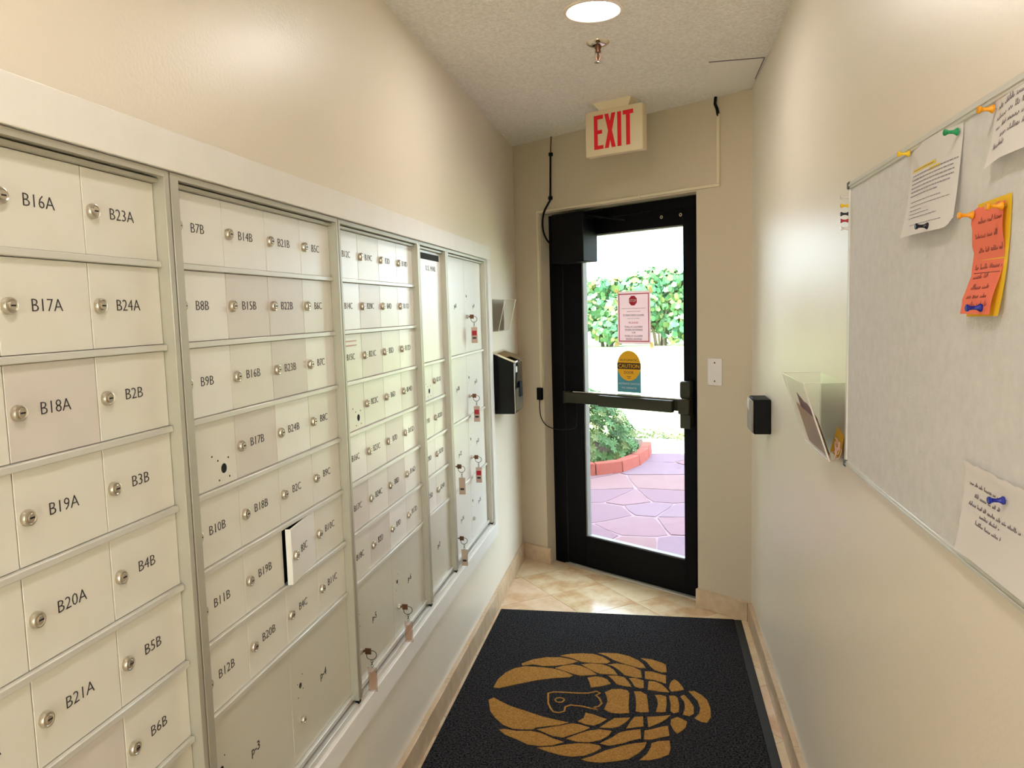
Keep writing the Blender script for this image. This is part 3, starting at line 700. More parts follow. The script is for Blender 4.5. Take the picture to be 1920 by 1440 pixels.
t = thing('wall_plate', 'blank white wall plate to the right of the door', 'wall plate', FE @ Vector((1.32, 1.18, 0)))
b = MB(FE); b.box(1.282, 1.358, 1.117, 1.247, 0, .006, bev=.0025, seg=2); finish(b, 'plate', 'white', t, FE @ Vector((1.32, 1.18, .003)))
for z in (1.138, 1.226):
    b = MB(FE); b.lathe((1.32, z, 0), [(.0042, .005), (.0038, .0068)], 12); finish(b, 'screw', 'keymetal', t, FE @ Vector((1.32, z, .006)))

# ================================================================== left wall: drop box and clear holder
t = thing('drop_box', 'black metal drop box with brassy lid on the left wall corner', 'drop box', FL @ Vector((3.91, 1.1, 0)))
b = MB(FL); y0, y1 = 3.785, 4.035
b.hexa([(y0, .978, .001), (y1, .978, .001), (y1, 1.285, .001), (y0, 1.285, .001), (y0, .978, .105), (y1, .978, .105), (y1, 1.238, .105), (y0, 1.238, .105)], bev=.002)
finish(b, 'body', 'blackgloss', t, FL @ Vector((3.91, 1.1, .05)))
b = MB(FL); b.hexa([(y0 - .006, 1.284, .001), (y1 + .006, 1.284, .001), (y1 + .006, 1.296, .001), (y0 - .006, 1.296, .001), (y0 - .006, 1.234, .118), (y1 + .006, 1.234, .118), (y1 + .006, 1.246, .118), (y0 - .006, 1.246, .118)], bev=.0015)
finish(b, 'lid', 'chrome', t, FL @ Vector((3.91, 1.26, .06)))
b = MB(FL); b.box(y0 + .002, y0 + .012, .980, 1.235, .105, .108).box(y0 + .03, y1 - .002, .985, 1.10, .105, .107); finish(b, 'front_trim', 'steel', t, FL @ Vector((3.91, 1.1, .105)))
b = MB(FL); b.box(3.84, 3.88, 1.185, 1.215, .105, .1065); finish(b, 'white_label', 'white', t, FL @ Vector((3.86, 1.2, .105)))
b = MB(FL); b.box(3.92, 3.99, 1.05, 1.13, .105, .112, bev=.002); finish(b, 'dark_pull', 'black', t, FL @ Vector((3.95, 1.09, .105)))

def holder(fr, u0, u1, z0, z1, p0, p1, label, nm='brochure_holder', notch=0):
    t = thing(nm, label, 'holder', fr @ Vector(((u0 + u1) / 2, z0, 0)), 'clear wall pockets')
    c = fr @ Vector(((u0 + u1) / 2, (z0 + z1) / 2, p1 / 2)); g = .0025
    b = MB(fr); b.box(u0, u1, z0, z1 - .0, .0005, .0005 + g)
    finish(b, 'back_plate', 'acrylic', t, c)
    b = MB(fr)
    b.hexa([(u0, z0, p0 - g), (u1, z0, p0 - g), (u1, z0, p0), (u0, z0, p0), (u0, z1, p1 - g), (u1, z1, p1 - g), (u1, z1, p1), (u0, z1, p1)])
    finish(b, 'front_plate', 'acrylic', t, c)
    b = MB(fr)
    for u in (u0, u1 - g): b.hexa([(u, z0, .001), (u + g, z0, .001), (u + g, z0, p0), (u, z0, p0), (u, z1, .001), (u + g, z1, .001), (u + g, z1, p1), (u, z1, p1)])
    b.box(u0, u1, z0 - g, z0, .0005, p0)
    finish(b, 'side_plates', 'acrylic', t, c)
    b = MB(fr); e = .0013
    for u in (u0, u1): b.tube([(u, z0, p0), (u, z1, p1)], e if u != u1 else e * 1.6, 6)
    b.tube([(u0, z0, p0), (u1, z0, p0)], e, 6).tube([(u0, z1, p1), (u1, z1, p1)], e * .5, 6)
    for u in (u0, u1): b.tube([(u, z1, .001), (u, z1, p1)], e * .5, 6)
    finish(b, 'polished_edge', 'acrylicedge', t, c)
    return t
holder(FL, 3.80, 4.10, 1.398, 1.560, .030, .068, 'empty clear plastic brochure holder above the black drop box')
holder(FR, -2.17, -1.875, 1.128, 1.312, .040, .100, 'clear acrylic wall pocket with cards and rubber bands beside the bulletin board')
def fan_sheet(fr, pts, m, name, label, cat, group=None):
    b = MB(fr); n = len(pts)
    vs = [b.V(p) for p in pts]; b.bm.faces.new(vs)
    bmesh.ops.solidify(b.bm, geom=b.bm.faces[:], thickness=.0008)
    return tag(finish(b, name, m, None, fr @ Vector(pts[0])), label, cat, group)
def lean(z, d): return .040 + (.100 - .040) * (z - 1.128) / (1.312 - 1.128) - d
fan_sheet(FR, [(-2.13, 1.132, lean(1.132, .005)), (-1.885, 1.132, lean(1.132, .005)), (-1.885, 1.222, lean(1.222, .005)), (-2.13, 1.238, lean(1.238, .005))], 'papertan', 'tan_card', 'tan card standing in the clear wall pocket', 'card')
fan_sheet(FR, [(-2.12, 1.131, lean(1.131, .010)), (-1.90, 1.131, lean(1.131, .010)), (-1.905, 1.226, lean(1.226, .010)), (-1.99, 1.252, lean(1.252, .010)), (-2.02, 1.250, lean(1.25, .010)), (-2.10, 1.268, lean(1.268, .010))], 'papermaroon', 'maroon_card', 'maroon card standing behind the tan card in the clear pocket', 'card')
fan_sheet(FR, [(-1.99, 1.131, .014), (-1.89, 1.131, .014), (-1.885, 1.185, .006), (-1.95, 1.20, .006)], 'paperyellow', 'yellow_card', 'small yellow card at the back of the clear wall pocket', 'card')
rb = random.Random(5)
for k in range(6):
    cu, cz, cw = -1.905 + rb.uniform(-.012, .014), 1.139 + k * .0065, .024 + rb.uniform(-.008, .006); r1 = rb.uniform(.010, .014); r2 = rb.uniform(.006, .011); ph = rb.uniform(0, 3)
    b = MB(FR); b.tube([(cu + r1 * math.cos(q) * math.cos(ph) , cz + .004 * math.sin(q * 2 + ph) + r2 * math.sin(q), cw + r2 * math.sin(q + ph) * .6) for q in [2 * PI * i / 16 for i in range(16)]], .0011, 5, closed=True)
    tag(finish(b, 'rubber_band', 'rubberband', None, FR @ Vector((cu, cz, cw))), 'pink rubber band in the tangle at the bottom of the clear pocket', 'rubber band', 'rubber bands in the clear pocket')

# black box on the right wall
t = thing('wall_reader', 'black box unit mounted on the right wall near the door', 'wall unit', FR @ Vector((-3.14, 1.06, 0)))
b = MB(FR); b.box(-3.215, -3.06, .996, 1.131, .0005, .064, bev=.003); finish(b, 'case', 'black', t, FR @ Vector((-3.14, 1.06, .03)))
b = MB(FR); b.box(-3.212, -3.064, 1.0, 1.127, .064, .0725, bev=.004); fp = finish(b, 'face_plate', mat('grey_face', (150, 140, 128), .5), t, FR @ Vector((-3.14, 1.06, .07)))
b = MB(FR); b.prism([(-3.20, 1.092), (-3.15, 1.078), (-3.14, 1.118), (-3.19, 1.127)], .0725, .0742); finish(b, 'white_sticker', 'white', t, FR @ Vector((-3.17, 1.10, .073)))

# ================================================================== bulletin board
B0, B1, BZ0, BZ1 = -1.8475, -.63, 1.1245, 1.762
t = thing('bulletin_board', 'grey felt bulletin board with aluminium frame on right wall', 'bulletin board', FR @ Vector((-1.24, 1.44, 0)))
b = MB(FR); b.box(B0 + .004, B1 - .004, BZ0 + .004, BZ1 - .004, .001, .0095); finish(b, 'felt_panel', 'felt', t, FR @ Vector((-1.24, 1.44, .005)))
for q in ((B0 + .012, B1 - .012, BZ1 - .015, BZ1), (B0 + .012, B1 - .012, BZ0, BZ0 + .013), (B0, B0 + .010, BZ0 + .012, BZ1 - .012), (B1 - .010, B1, BZ0 + .012, BZ1 - .012)):
    b = MB(FR); b.box(*q, .001, .0135, bev=.0012)
    if q[1] - q[0] > .5: b.box(q[0], q[1], q[2] + .005, q[3] - .005, .0135, .0155, bev=.0006)
    finish(b, 'frame_rail', 'alu', t, FR @ Vector(((q[0] + q[1]) / 2, (q[2] + q[3]) / 2, .007)))
for u in (B0, B1 - .014):
    for z in (BZ0, BZ1 - .014):
        b = MB(FR); b.box(u, u + .014, z - .001, z + .015, .001, .0165, bev=.002); finish(b, 'corner_cap', mat('corner_cap', (92, 94, 92), .5), t, FR @ Vector((u + .007, z + .007, .008)))

def ribbon(b, fn, pts, th, lift=.0004, mi=0):
    """flat ink stroke on a sheet: pts in sheet coordinates (metres across, metres down)"""
    for (a0, c0), (a1, c1) in zip(pts, pts[1:]):
        dx, dy = a1 - a0, c1 - c0; L = math.hypot(dx, dy) or 1e-6; nx, ny = -dy / L * th / 2, dx / L * th / 2
        q = []
        for a, c in ((a0 - nx, c0 - ny), (a1 - nx, c1 - ny), (a1 + nx, c1 + ny), (a0 + nx, c0 + ny)):
            u, v, w = fn(a, c); q.append(b.V((u, v, w + lift)))
        b.bm.faces.new(q).material_index = mi
rs_ = random.Random(21)
def printed(b, fn, a0, a1, c, th):
    a = a0
    while a < a1:
        L = rs_.uniform(.006, .016); e = min(a + L, a1)
        n = max(1, int((e - a) / .006)); ribbon(b, fn, [(a + (e - a) * k / n, c) for k in range(n + 1)], th); a = e + .0014
def script(b, fn, a0, a1, c, h, th, slope=0.0):
    """looping pen strokes, word by word"""
    a = a0; s_ = 0
    while a < a1:
        n = rs_.randint(3, 8); pts = []; x = a
        for k in range(n):
            hh = h * (rs_.uniform(.30, .55) if rs_.random() < .7 else rs_.uniform(.8, 1.1)); wd = h * rs_.uniform(.42, .62); back = rs_.uniform(.0, .22)
            for q in range(7):
                f = q / 7; pts.append((x + wd * f + h * back * math.sin(2 * PI * f), c + slope * (x - a0) - hh * .5 * (1 - math.cos(2 * PI * f)) + h * .2))
            x += wd
            if x > a1: break
        ribbon(b, fn, pts, th); a = x + h * .6
def note(name, label, u, z, w, h, m, curl, edge=None, cat='paper'):
    """curl(a, c) -> (du, dv, dw); a = metres from the left edge, c = metres from the top"""
    def fn(a, c):
        d = curl(a, c); return (u + a + d[0], z - c + d[1], .0102 + d[2])
    b = MB(FR); na, nc = max(6, int(w / .012)), max(6, int(h / .010))
    def sh(x, y):
        a, c = x * w, y * h
        if edge: a, c = edge(x, y, a, c)
        return fn(a, c)
    b.sheet(sh, na, nc)
    t = thing(name, label, cat, FR @ Vector((u + w / 2, z - h / 2, .01)))
    finish(b, 'sheet', m, t, FR @ Vector((u + w / 2, z - h / 2, .01)), recalc=False)
    return t, fn
# printed notice with highlighted lines
W1, H1 = .222, .147
c1 = lambda a, c: ((-.010 * (c / H1) ** 3) * (1 - a / W1), -.003 * a / W1, .0004 + .013 * (c / H1) ** 2 * (1 - .5 * a / W1) + .004 * math.sin(PI * a / W1) + .006 * (a / W1) * (c / H1))
t, f1 = note('printed_notice', 'white typed notice with yellow highlighted lines, left on the board', -1.424, 1.7525, W1, H1, 'paper', c1, edge=lambda x, y, a, c: (a, c - (.012 * max(0, (x - .86) / .14) ** 2 if y > .99 else 0)))
b = MB(FR)
for c, a0, a1 in [(.050, .02, .215), (.0565, .018, .20), (.063, .018, .205), (.0695, .018, .205), (.076, .018, .195), (.0825, .018, .15), (.093, .026, .165), (.100, .026, .20), (.107, .028, .09), (.113, .03, .125), (.119, .03, .16), (.131, .045, .18)]:
    printed(b, f1, a0, a1, c, .0019 if c < .09 else .0012)
finish(b, 'printed_lines', 'inkgrey', t, FR @ Vector((-1.31, 1.68, .012)), recalc=False)
b = MB(FR); ribbon(b, f1, [(.018 + .0095 * k, .0415) for k in range(13)], .0055, lift=.0003); ribbon(b, f1, [(.105 + .009 * k, .0493) for k in range(6)], .005, lift=.0003)
finish(b, 'highlighter_marks', 'highlight', t, FR @ Vector((-1.31, 1.7, .012)), recalc=False)
b = MB(FR); printed(b, f1, .024, .125, .0415, .0014); finish(b, 'heading', 'inkpen', t, FR @ Vector((-1.35, 1.7, .013)), recalc=False)
# handwritten page at the top
W2, H2 = .21, .084
c2 = lambda a, c: (0, .006 * min(1, a / .05), .0006 + .012 * (c / H2) ** 2 + .002 * math.sin(5 * a / W2))
t, f2 = note('handwritten_page', 'white handwritten page pinned near the top of the board', -1.100, 1.7475, W2, H2, 'paper', c2)
b = MB(FR)
for k, (a0, a1) in enumerate([(.014, .20), (.010, .20), (.012, .20), (.03, .20), (.016, .05)]): script(b, f2, a0, a1, .014 + .0125 * k, .008, .0011, -.03)
finish(b, 'handwriting', 'inkpen', t, FR @ Vector((-1.0, 1.71, .012)), recalc=False)
# coral note with a yellow one behind it
W3, H3 = .098, .142
jag = random.Random(9); jl = [jag.uniform(-.003, .003) for _ in range(40)]
c3 = lambda a, c: (-.014 * (c / H3) ** 2, 0, .0035 + .003 * math.sin(9 * c / H3) + .008 * (c / H3) ** 3)
t, _ = note('yellow_note', 'yellow note showing at the edges behind the coral note', -1.1465, 1.6245, .100, .150, 'paperyellow', lambda a, c: (-.014 * (c / .15) ** 2 + .002, .002 * a / .1, .0008 + .006 * (c / .15) ** 3))
t, f3 = note('coral_note', 'coral red handwritten note pinned on the bulletin board', -1.1485, 1.6205, W3, H3, 'paperred', c3,
             edge=lambda x, y, a, c: (a + (jl[int(y * 30)] if x < .01 else 0) - (.004 if x > .99 else 0), c + (.006 * abs(((x * 3.2) % 1) - .5) if y < .01 else 0)))
b = MB(FR)
for c, a0, a1 in [(.022, .022, .092), (.041, .012, .080), (.060, .018, .088), (.082, .010, .090), (.094, .012, .055), (.108, .018, .070), (.120, .012, .072), (.131, .02, .08)]: script(b, f3, a0, a1, c, .0075, .0010, -.02)
ribbon(b, f3, [(.010 + .01 * k, .088) for k in range(9)], .0009)
finish(b, 'handwriting', 'inkred', t, FR @ Vector((-1.1, 1.55, .014)), recalc=False)
# torn page at the bottom
W4, H4 = .23, .128
c4 = lambda a, c: (-.005 * (c / H4) ** 2, 0, .0008 + .010 * (c / H4) ** 2 + .003 * max(0, 1 - c / .02))
jt = [jag.uniform(-.0015, .0015) for _ in range(60)]
t, f4 = note('torn_page', 'torn white handwritten page pinned low on the board', -1.161, 1.273, W4, H4, 'paper', c4, edge=lambda x, y, a, c: (a + (jt[int(y * 20)] if x < .01 else 0), c + (jt[20 + int(x * 20)] if y < .01 else 0)))
b = MB(FR)
for c, a0, a1 in [(.028, .020, .125), (.043, .038, .115), (.056, .022, .175), (.066, .06, .12), (.078, .050, .125)]: script(b, f4, a0, a1, c, .006, .0012, .0)
finish(b, 'handwriting', 'inkpen', t, FR @ Vector((-1.05, 1.22, .012)), recalc=False)

def pin(y, z, m, label, base=.0115, tilt=(0, 0), group='push pins on the board'):
    u = -y; L = .021
    t = thing('push_pin', label, 'push pin', FR @ Vector((u, z, base)), group)
    ax = Vector((tilt[0], tilt[1], 1)).normalized(); q = Vector((0, 0, 1)).rotation_difference(ax).to_matrix().to_4x4()
    T = FR @ Matrix.Translation((u, z, base)) @ q
    b = MB(T); b.lathe((0, 0, 0), [(.0052, .003), (.0055, .0045), (.0042, .0062), (.0027, .009), (.0024, .014), (.0034, .0175), (.0046, .0185), (.0048, .0205), (.0040, .0215)], 14)
    finish(b, 'head', m, t, FR @ Vector((u, z, base)))
    b = MB(T); b.lathe((0, 0, 0), [(.0006, -.004), (.0006, .004)], 6); finish(b, 'needle', 'steel', t, FR @ Vector((u, z, base)))
pin(1.424, 1.7450, 'pinyellow', 'yellow push pin at the top left corner of the typed notice')
pin(1.213, 1.7350, 'pingreen', 'green push pin at the top right corner of the typed notice')
pin(1.293, 1.6120, 'pinblack', 'black push pin at the bottom edge of the typed notice', base=.022)
pin(1.097, 1.7380, 'pinorange', 'orange push pin at the edge of the handwritten page')
pin(1.145, 1.6110, 'pinorange', 'orange push pin on the left edge of the coral note', base=.014)
pin(1.056, 1.6120, 'pinorange', 'orange push pin at the top right corner of the coral note', base=.014)
pin(1.093, 1.4870, 'pinblue', 'dark blue push pin at the bottom of the coral note', base=.020)
pin(1.030, 1.2480, 'pinblue', 'bright blue push pin in the torn page at the bottom')
for z, m, lb in ((1.731, 'pinwhite', 'clear white push pin, top of the row on the left frame'), (1.712, 'pinyellow', 'yellow push pin in the row on the left frame'), (1.694, 'pinblack', 'black push pin in the row on the left frame'),
                 (1.679, 'pinred', 'red push pin in the row on the left frame'), (1.662, 'pinwhite', 'clear push pin, lowest of the row on the left frame')):
    pin(1.8435, z, m, lb, base=.008)

# ================================================================== floor mat with lobster
MX0, MX1, MY0, MY1 = .030, 1.196, 1.75, 3.655
t = thing('floor_mat', 'black entrance mat with tan lobster emblem on the floor', 'mat', (.61, 2.7, 0))
b = MB(); b.box(MX0, MX1, MY0, MY1, .0005, .006, bev=.002); finish(b, 'rubber_backing', 'rubber', t, (.61, 2.7, 0))
b = MB(); b.box(MX0 + .004, MX1 - .035, MY0 + .03, MY1 - .006, .006, .0105, bev=.0012); finish(b, 'pile', 'carpet', t, (.61, 2.7, .01))
b = MB(); b.box(MX1 - .034, MX1 - .003, MY0 + .03, MY1 - .012, .006, .0078, bev=.0008); finish(b, 'ribbed_edge', 'rubber', t, (1.17, 2.7, .006))
LOB = {"P":[[[161,2851],[165,2916],[185,2978],[213,3019],[256,3044],[317,3044],[372,3039],[421,3019],[462,2990],[450,2973],[383,2955],[317,2928],[254,2891],[213,2865],[183,2847]],[[236,3065],[278,3110],[333,3139],[391,3145],[436,3134],[471,3118],[451,3096],[414,3076],[369,3062],[330,3057],[285,3066],[244,3050]],[[382,3044],[415,3069],[453,3084],[485,3077],[519,3054],[558,3010],[534,3000],[494,2991],[457,3005],[420,3026]],[[378,2570],[416,2586],[462,2607],[497,2626],[528,2621],[563,2606],[544,2584],[510,2557],[474,2530],[438,2536],[405,2554]],[[162,2750],[178,2771],[206,2749],[252,2717],[322,2686],[390,2655],[439,2641],[484,2630],[450,2608],[399,2592],[370,2580],[363,2568],[327,2563],[290,2563],[251,2584],[214,2626],[186,2671]],[[244,2549],[263,2557],[308,2549],[359,2556],[397,2547],[440,2520],[481,2502],[445,2478],[402,2467],[360,2472],[317,2498],[273,2519]],[[395,2456],[446,2468],[488,2487],[531,2501],[574,2505],[604,2498],[612,2483],[590,2457],[560,2433],[519,2420],[475,2424],[436,2438]],[[389,3160],[428,3182],[482,3195],[530,3195],[573,3171],[607,3131],[592,3112],[531,3110],[489,3113],[470,3126],[437,3146]],[[549,3206],[589,3212],[633,3212],[681,3193],[722,3158],[743,3125],[754,3091],[730,3088],[691,3106],[655,3125],[618,3149],[584,3185]],[[732,3179],[778,3173],[821,3146],[837,3129],[839,3068],[820,3060],[792,3077],[775,3105],[757,3150]],[[488,3089],[526,3104],[573,3102],[604,3084],[626,3056],[642,3017],[608,3018],[573,3016],[548,3031],[517,3061]],[[596,3102],[634,3117],[673,3108],[709,3089],[735,3066],[740,3004],[711,3004],[670,3020],[647,3059],[617,3093]],[[751,3061],[779,3062],[813,3046],[836,3034],[835,2966],[816,2978],[785,2992],[753,2998]],[[523,2976],[552,2991],[580,2989],[603,2972],[619,2938],[580,2912],[543,2899],[534,2942]],[[605,3005],[639,3009],[670,2999],[689,2961],[701,2924],[673,2926],[642,2938],[624,2975]],[[689,2994],[718,2997],[747,2980],[749,2920],[733,2918],[713,2929],[702,2963]],[[767,2979],[792,2978],[819,2957],[835,2928],[846,2899],[818,2899],[786,2905],[764,2909]],[[857,2990],[868,3006],[882,2990],[897,2953],[903,2927],[877,2913],[854,2907],[846,2933],[850,2968]],[[600,2867],[625,2894],[661,2901],[687,2892],[694,2872],[694,2782],[698,2726],[665,2716],[631,2718],[605,2739],[615,2797],[608,2841]],[[711,2888],[737,2891],[760,2868],[765,2816],[769,2742],[742,2735],[722,2739],[722,2798],[718,2856]],[[792,2869],[811,2874],[834,2864],[835,2806],[830,2750],[810,2744],[795,2745],[803,2802],[800,2840]],[[845,2872],[866,2875],[877,2857],[881,2806],[878,2756],[860,2745],[848,2758],[850,2808]],[[887,2871],[902,2886],[919,2849],[934,2801],[932,2751],[914,2731],[892,2740],[901,2784],[901,2834]],[[920,2915],[942,2921],[966,2895],[986,2858],[994,2796],[991,2735],[975,2695],[954,2698],[933,2719],[951,2754],[957,2797],[950,2847],[933,2887]],[[871,2719],[889,2707],[905,2692],[899,2654],[886,2630],[868,2608],[857,2626],[846,2669],[849,2699]],[[539,2705],[568,2697],[599,2680],[620,2671],[599,2642],[576,2622],[545,2626],[517,2643],[536,2669]],[[645,2680],[673,2687],[703,2692],[689,2660],[666,2628],[640,2613],[598,2612],[620,2645]],[[718,2699],[749,2706],[751,2640],[720,2629],[691,2617],[704,2662]],[[764,2705],[804,2714],[847,2729],[834,2703],[810,2673],[780,2646],[769,2636],[766,2670]],[[487,2524],[525,2559],[562,2586],[597,2599],[641,2594],[631,2562],[606,2532],[569,2514],[528,2511]],[[646,2554],[668,2587],[700,2605],[741,2619],[744,2561],[716,2547],[680,2521],[637,2502],[605,2511]],[[755,2612],[780,2624],[816,2646],[837,2654],[841,2591],[809,2576],[780,2558],[754,2555]],[[551,2409],[585,2431],[625,2469],[680,2505],[723,2527],[763,2540],[757,2506],[735,2467],[705,2433],[670,2416],[615,2399],[570,2400]],[[780,2535],[803,2551],[841,2559],[843,2512],[836,2476],[808,2452],[775,2436],[742,2431],[766,2471],[777,2508]]],"F":[[382,2832],[404,2845],[447,2847],[497,2847],[536,2852],[568,2870],[582,2858],[567,2839],[582,2818],[594,2781],[583,2757],[567,2749],[581,2732],[552,2741],[516,2752],[477,2753],[460,2738],[460,2707],[443,2693],[420,2696],[407,2719],[393,2755],[386,2806]],"E":[[451,2788],[449,2779],[444,2771],[435,2768],[426,2769],[419,2775],[415,2783],[416,2793],[422,2800],[431,2804],[440,2802],[447,2797]]}
b = MB()
def rnd(p, n=3):
    P_ = [Vector((x / 1000, y / 1000)) for x, y in p]; out = []
    N = len(P_)
    for i in range(N):
        p0, p1, p2, p3 = P_[i - 1], P_[i], P_[(i + 1) % N], P_[(i + 2) % N]
        for k in range(n):
            s = k / n; out.append(.5 * ((2 * p1) + (p2 - p0) * s * .6 + (-.6 * p0 * -1 * 1.0 * 0 + (p2 - p1) * 2 - (p2 - p0) * .6 * 1) * s * s * 1.0) if False else p1.lerp(p2, s))
    return [(q.x, q.y) for q in out]
for p in LOB['P']: b.prism(rnd(p, 1), .0095, .0122)
fc = [Vector((x / 1000, y / 1000)) for x, y in LOB['F']]; cen = sum(fc, Vector((0, 0))) / len(fc)
def offs(P_, d):
    out = []; N = len(P_)
    for i in range(N):
        e1 = (P_[i] - P_[i - 1]).normalized(); e2 = (P_[(i + 1) % N] - P_[i]).normalized(); n1 = Vector((-e1.y, e1.x)); n2 = Vector((-e2.y, e2.x)); n = (n1 + n2)
        n = n.normalized() if n.length > .1 else n1; out.append((P_[i].x + n.x * d, P_[i].y + n.y * d))
    return out
b.quadring(offs(fc, .0035), offs(fc, -.0035), .0095, .0122)
ey = [Vector((x / 1000, y / 1000)) for x, y in LOB['E']]
b.quadring(offs(ey, .0025), offs(ey, -.0035), .0095, .0122)
finish(b, 'lobster_emblem', 'tan', t, (.6, 2.7, .01))

# ================================================================== outdoors
b = MB(); b.box(-60, 60, -50, 90, -.4, -.062); struct(b, 'ground_lawn', 'lawn')
b = MB(); b.box(-7, 9, 8.02, 8.95, -.06, -.022); struct(b, 'ground_path', 'concrete')
b = MB(); b.prism([(-4, 8.02), (-4, 7.2), (.13, 4.62), (1.0, 4.02), (5, 1.4), (5, 8.02)], -.06, -.0245); patio = struct(b, 'ground_patio', 'mortar')
seeds = [(.677, 5.312), (.40, 5.66), (.376, 6.195), (.30, 6.56), (.623, 6.076), (.847, 6.145), (.858, 7.292), (.908, 6.674), (.98, 5.72), (.656, 4.80), (.30, 5.02), (.96, 4.80), (1.0, 5.38), (.944, 7.818), (.783, 5.79)]
rv = random.Random(17)
tries = 0
while len(seeds) < 80 and tries < 20000:
    tries += 1
    x, y = rv.uniform(-1.9, 3.2), rv.uniform(3.0, 8.0)
    if .567 * x + .824 * y < 3.85: continue
    if .15 < x < 1.15: continue
    if min((x - a) ** 2 + (y - c) ** 2 for a, c in seeds) < .38 ** 2: continue
    seeds.append((x, y))
for i, s in enumerate(seeds):
    q = [(-2.2, 2.6), (3.5, 2.6), (3.5, 8.0), (-2.2, 8.0)]
    q = clip(q, (-.5672, -.8236), -(.8236 * YA + .20))
    for j, r in enumerate(seeds):
        if i == j or not q: continue
        dx, dy = r[0] - s[0], r[1] - s[1]; L = math.hypot(dx, dy)
        if L > 2.2: continue
        a_ = (dx / L, dy / L); q = clip(q, a_, a_[0] * (s[0] + r[0]) / 2 + a_[1] * (s[1] + r[1]) / 2 - .006)
    if len(q) < 3 or area(q) < .01: continue
    qq = []
    for k in range(len(q)):
        p0, p1 = Vector(q[k]), Vector(q[(k + 1) % len(q)]); L = (p1 - p0).length; n = max(1, int(L / .12))
        for m_ in range(n):
            p = p0.lerp(p1, (m_ + .0) / n); c_ = Vector(s); pull = .012 if m_ == 0 else rv.uniform(-.004, .006); p = p + (c_ - p).normalized() * pull; qq.append((p.x, p.y))
    zz = -.020 + rv.uniform(-.002, .002)
    b = MB(); b.prism(qq, -.05, zz); finish(b, 'flagstone', FLAGS[rv.randrange(4)], patio, (s[0], s[1], -.03))
b = MB(); b.box(-4, 5, -9, -2.43, -.06, -.04); struct(b, 'ground_rear_bounce', 'concrete')  # unseen concrete added so daylight bounced in from the rear is less green
# curb of red blocks
t = thing('garden_curb', 'curved red block curb edging the planting bed', 'curb', (.3, 7.1, -.02))
cp = [(-1.3, 7.1), (-.98, 6.96), (-.66, 6.88), (-.35, 6.85), (-.04, 6.85), (.27, 6.90), (.51, 7.06), (.66, 7.38), (.745, 7.76), (.77, 8.10)]
def cn(i):
    a_ = Vector(cp[max(i - 1, 0)]); c_ = Vector(cp[min(i + 1, len(cp) - 1)]); d = (c_ - a_).normalized(); return Vector((-d.y, d.x))
for i in range(len(cp) - 1):
    p0, p1 = Vector(cp[i]), Vector(cp[i + 1]); n0, n1 = cn(i), cn(i + 1); g = (p1 - p0).normalized() * .005
    h = .085 + rv.uniform(-.004, .006)
    a0, a1, b1, b0 = p0 + g, p1 - g, p1 - g + n1 * .10, p0 + g + n0 * .10
    b = MB(); b.hexa([(a0.x, a0.y, -.05), (a1.x, a1.y, -.05), (b1.x, b1.y, -.05), (b0.x, b0.y, -.05), (a0.x + n0.x * .01, a0.y + n0.y * .01, h), (a1.x + n1.x * .01, a1.y + n1.y * .01, h), (b1.x, b1.y, h), (b0.x, b0.y, h)], bev=.006)
    finish(b, 'curb_block', 'brick', t, ((p0.x + p1.x) / 2, (p0.y + p1.y) / 2, 0))
b = MB(); inn = [Vector(c) + cn(i) * .09 for i, c in enumerate(cp)]
b.prism([(p.x, p.y) for p in inn] + [(.66, 8.5), (-1.6, 8.5)], -.06, .045); struct(b, 'ground_bed', 'soil')

def leaves(b, pos, nrm, L, Wd, rnd_, mi=0, droop=.3):
    """one pointed leaf of two quads folded on its midrib"""
    t1 = nrm.cross(Vector((rnd_.uniform(-1, 1), rnd_.uniform(-1, 1), rnd_.uniform(-1, 1)))).normalized(); t2 = nrm.cross(t1)
    p = [pos, pos + t1 * L * .5 + t2 * Wd / 2 + nrm * .1 * L, pos + t1 * L - nrm * droop * L * .3, pos + t1 * L * .5 - t2 * Wd / 2 + nrm * .1 * L]
    m_ = pos + t1 * L * .55
    v = [b.bm.verts.new(q) for q in p]; vm = b.bm.verts.new(m_)
    for q in ((v[0], v[1], vm), (v[1], v[2], vm), (v[2], v[3], vm), (v[3], v[0], vm)): b.bm.faces.new(q).material_index = mi
def disc(b, pos, nrm, r, mi=0):
    t1 = nrm.orthogonal().normalized(); t2 = nrm.cross(t1)
    vs = [b.bm.verts.new(pos + r * (math.cos(k * PI / 3.5) * t1 + math.sin(k * PI / 3.5) * t2) + nrm * (.12 * r * (k % 2))) for k in range(7)]
    b.bm.faces.new(vs).material_index = mi
rl = random.Random(4)
t = thing('round_bush', 'dense green rounded bush behind the red block curb', 'bush', (-.15, 7.72, .04))
bc, br = Vector((-.17, 7.72, .04)), Vector((.80, .74, .66))
b = MB()
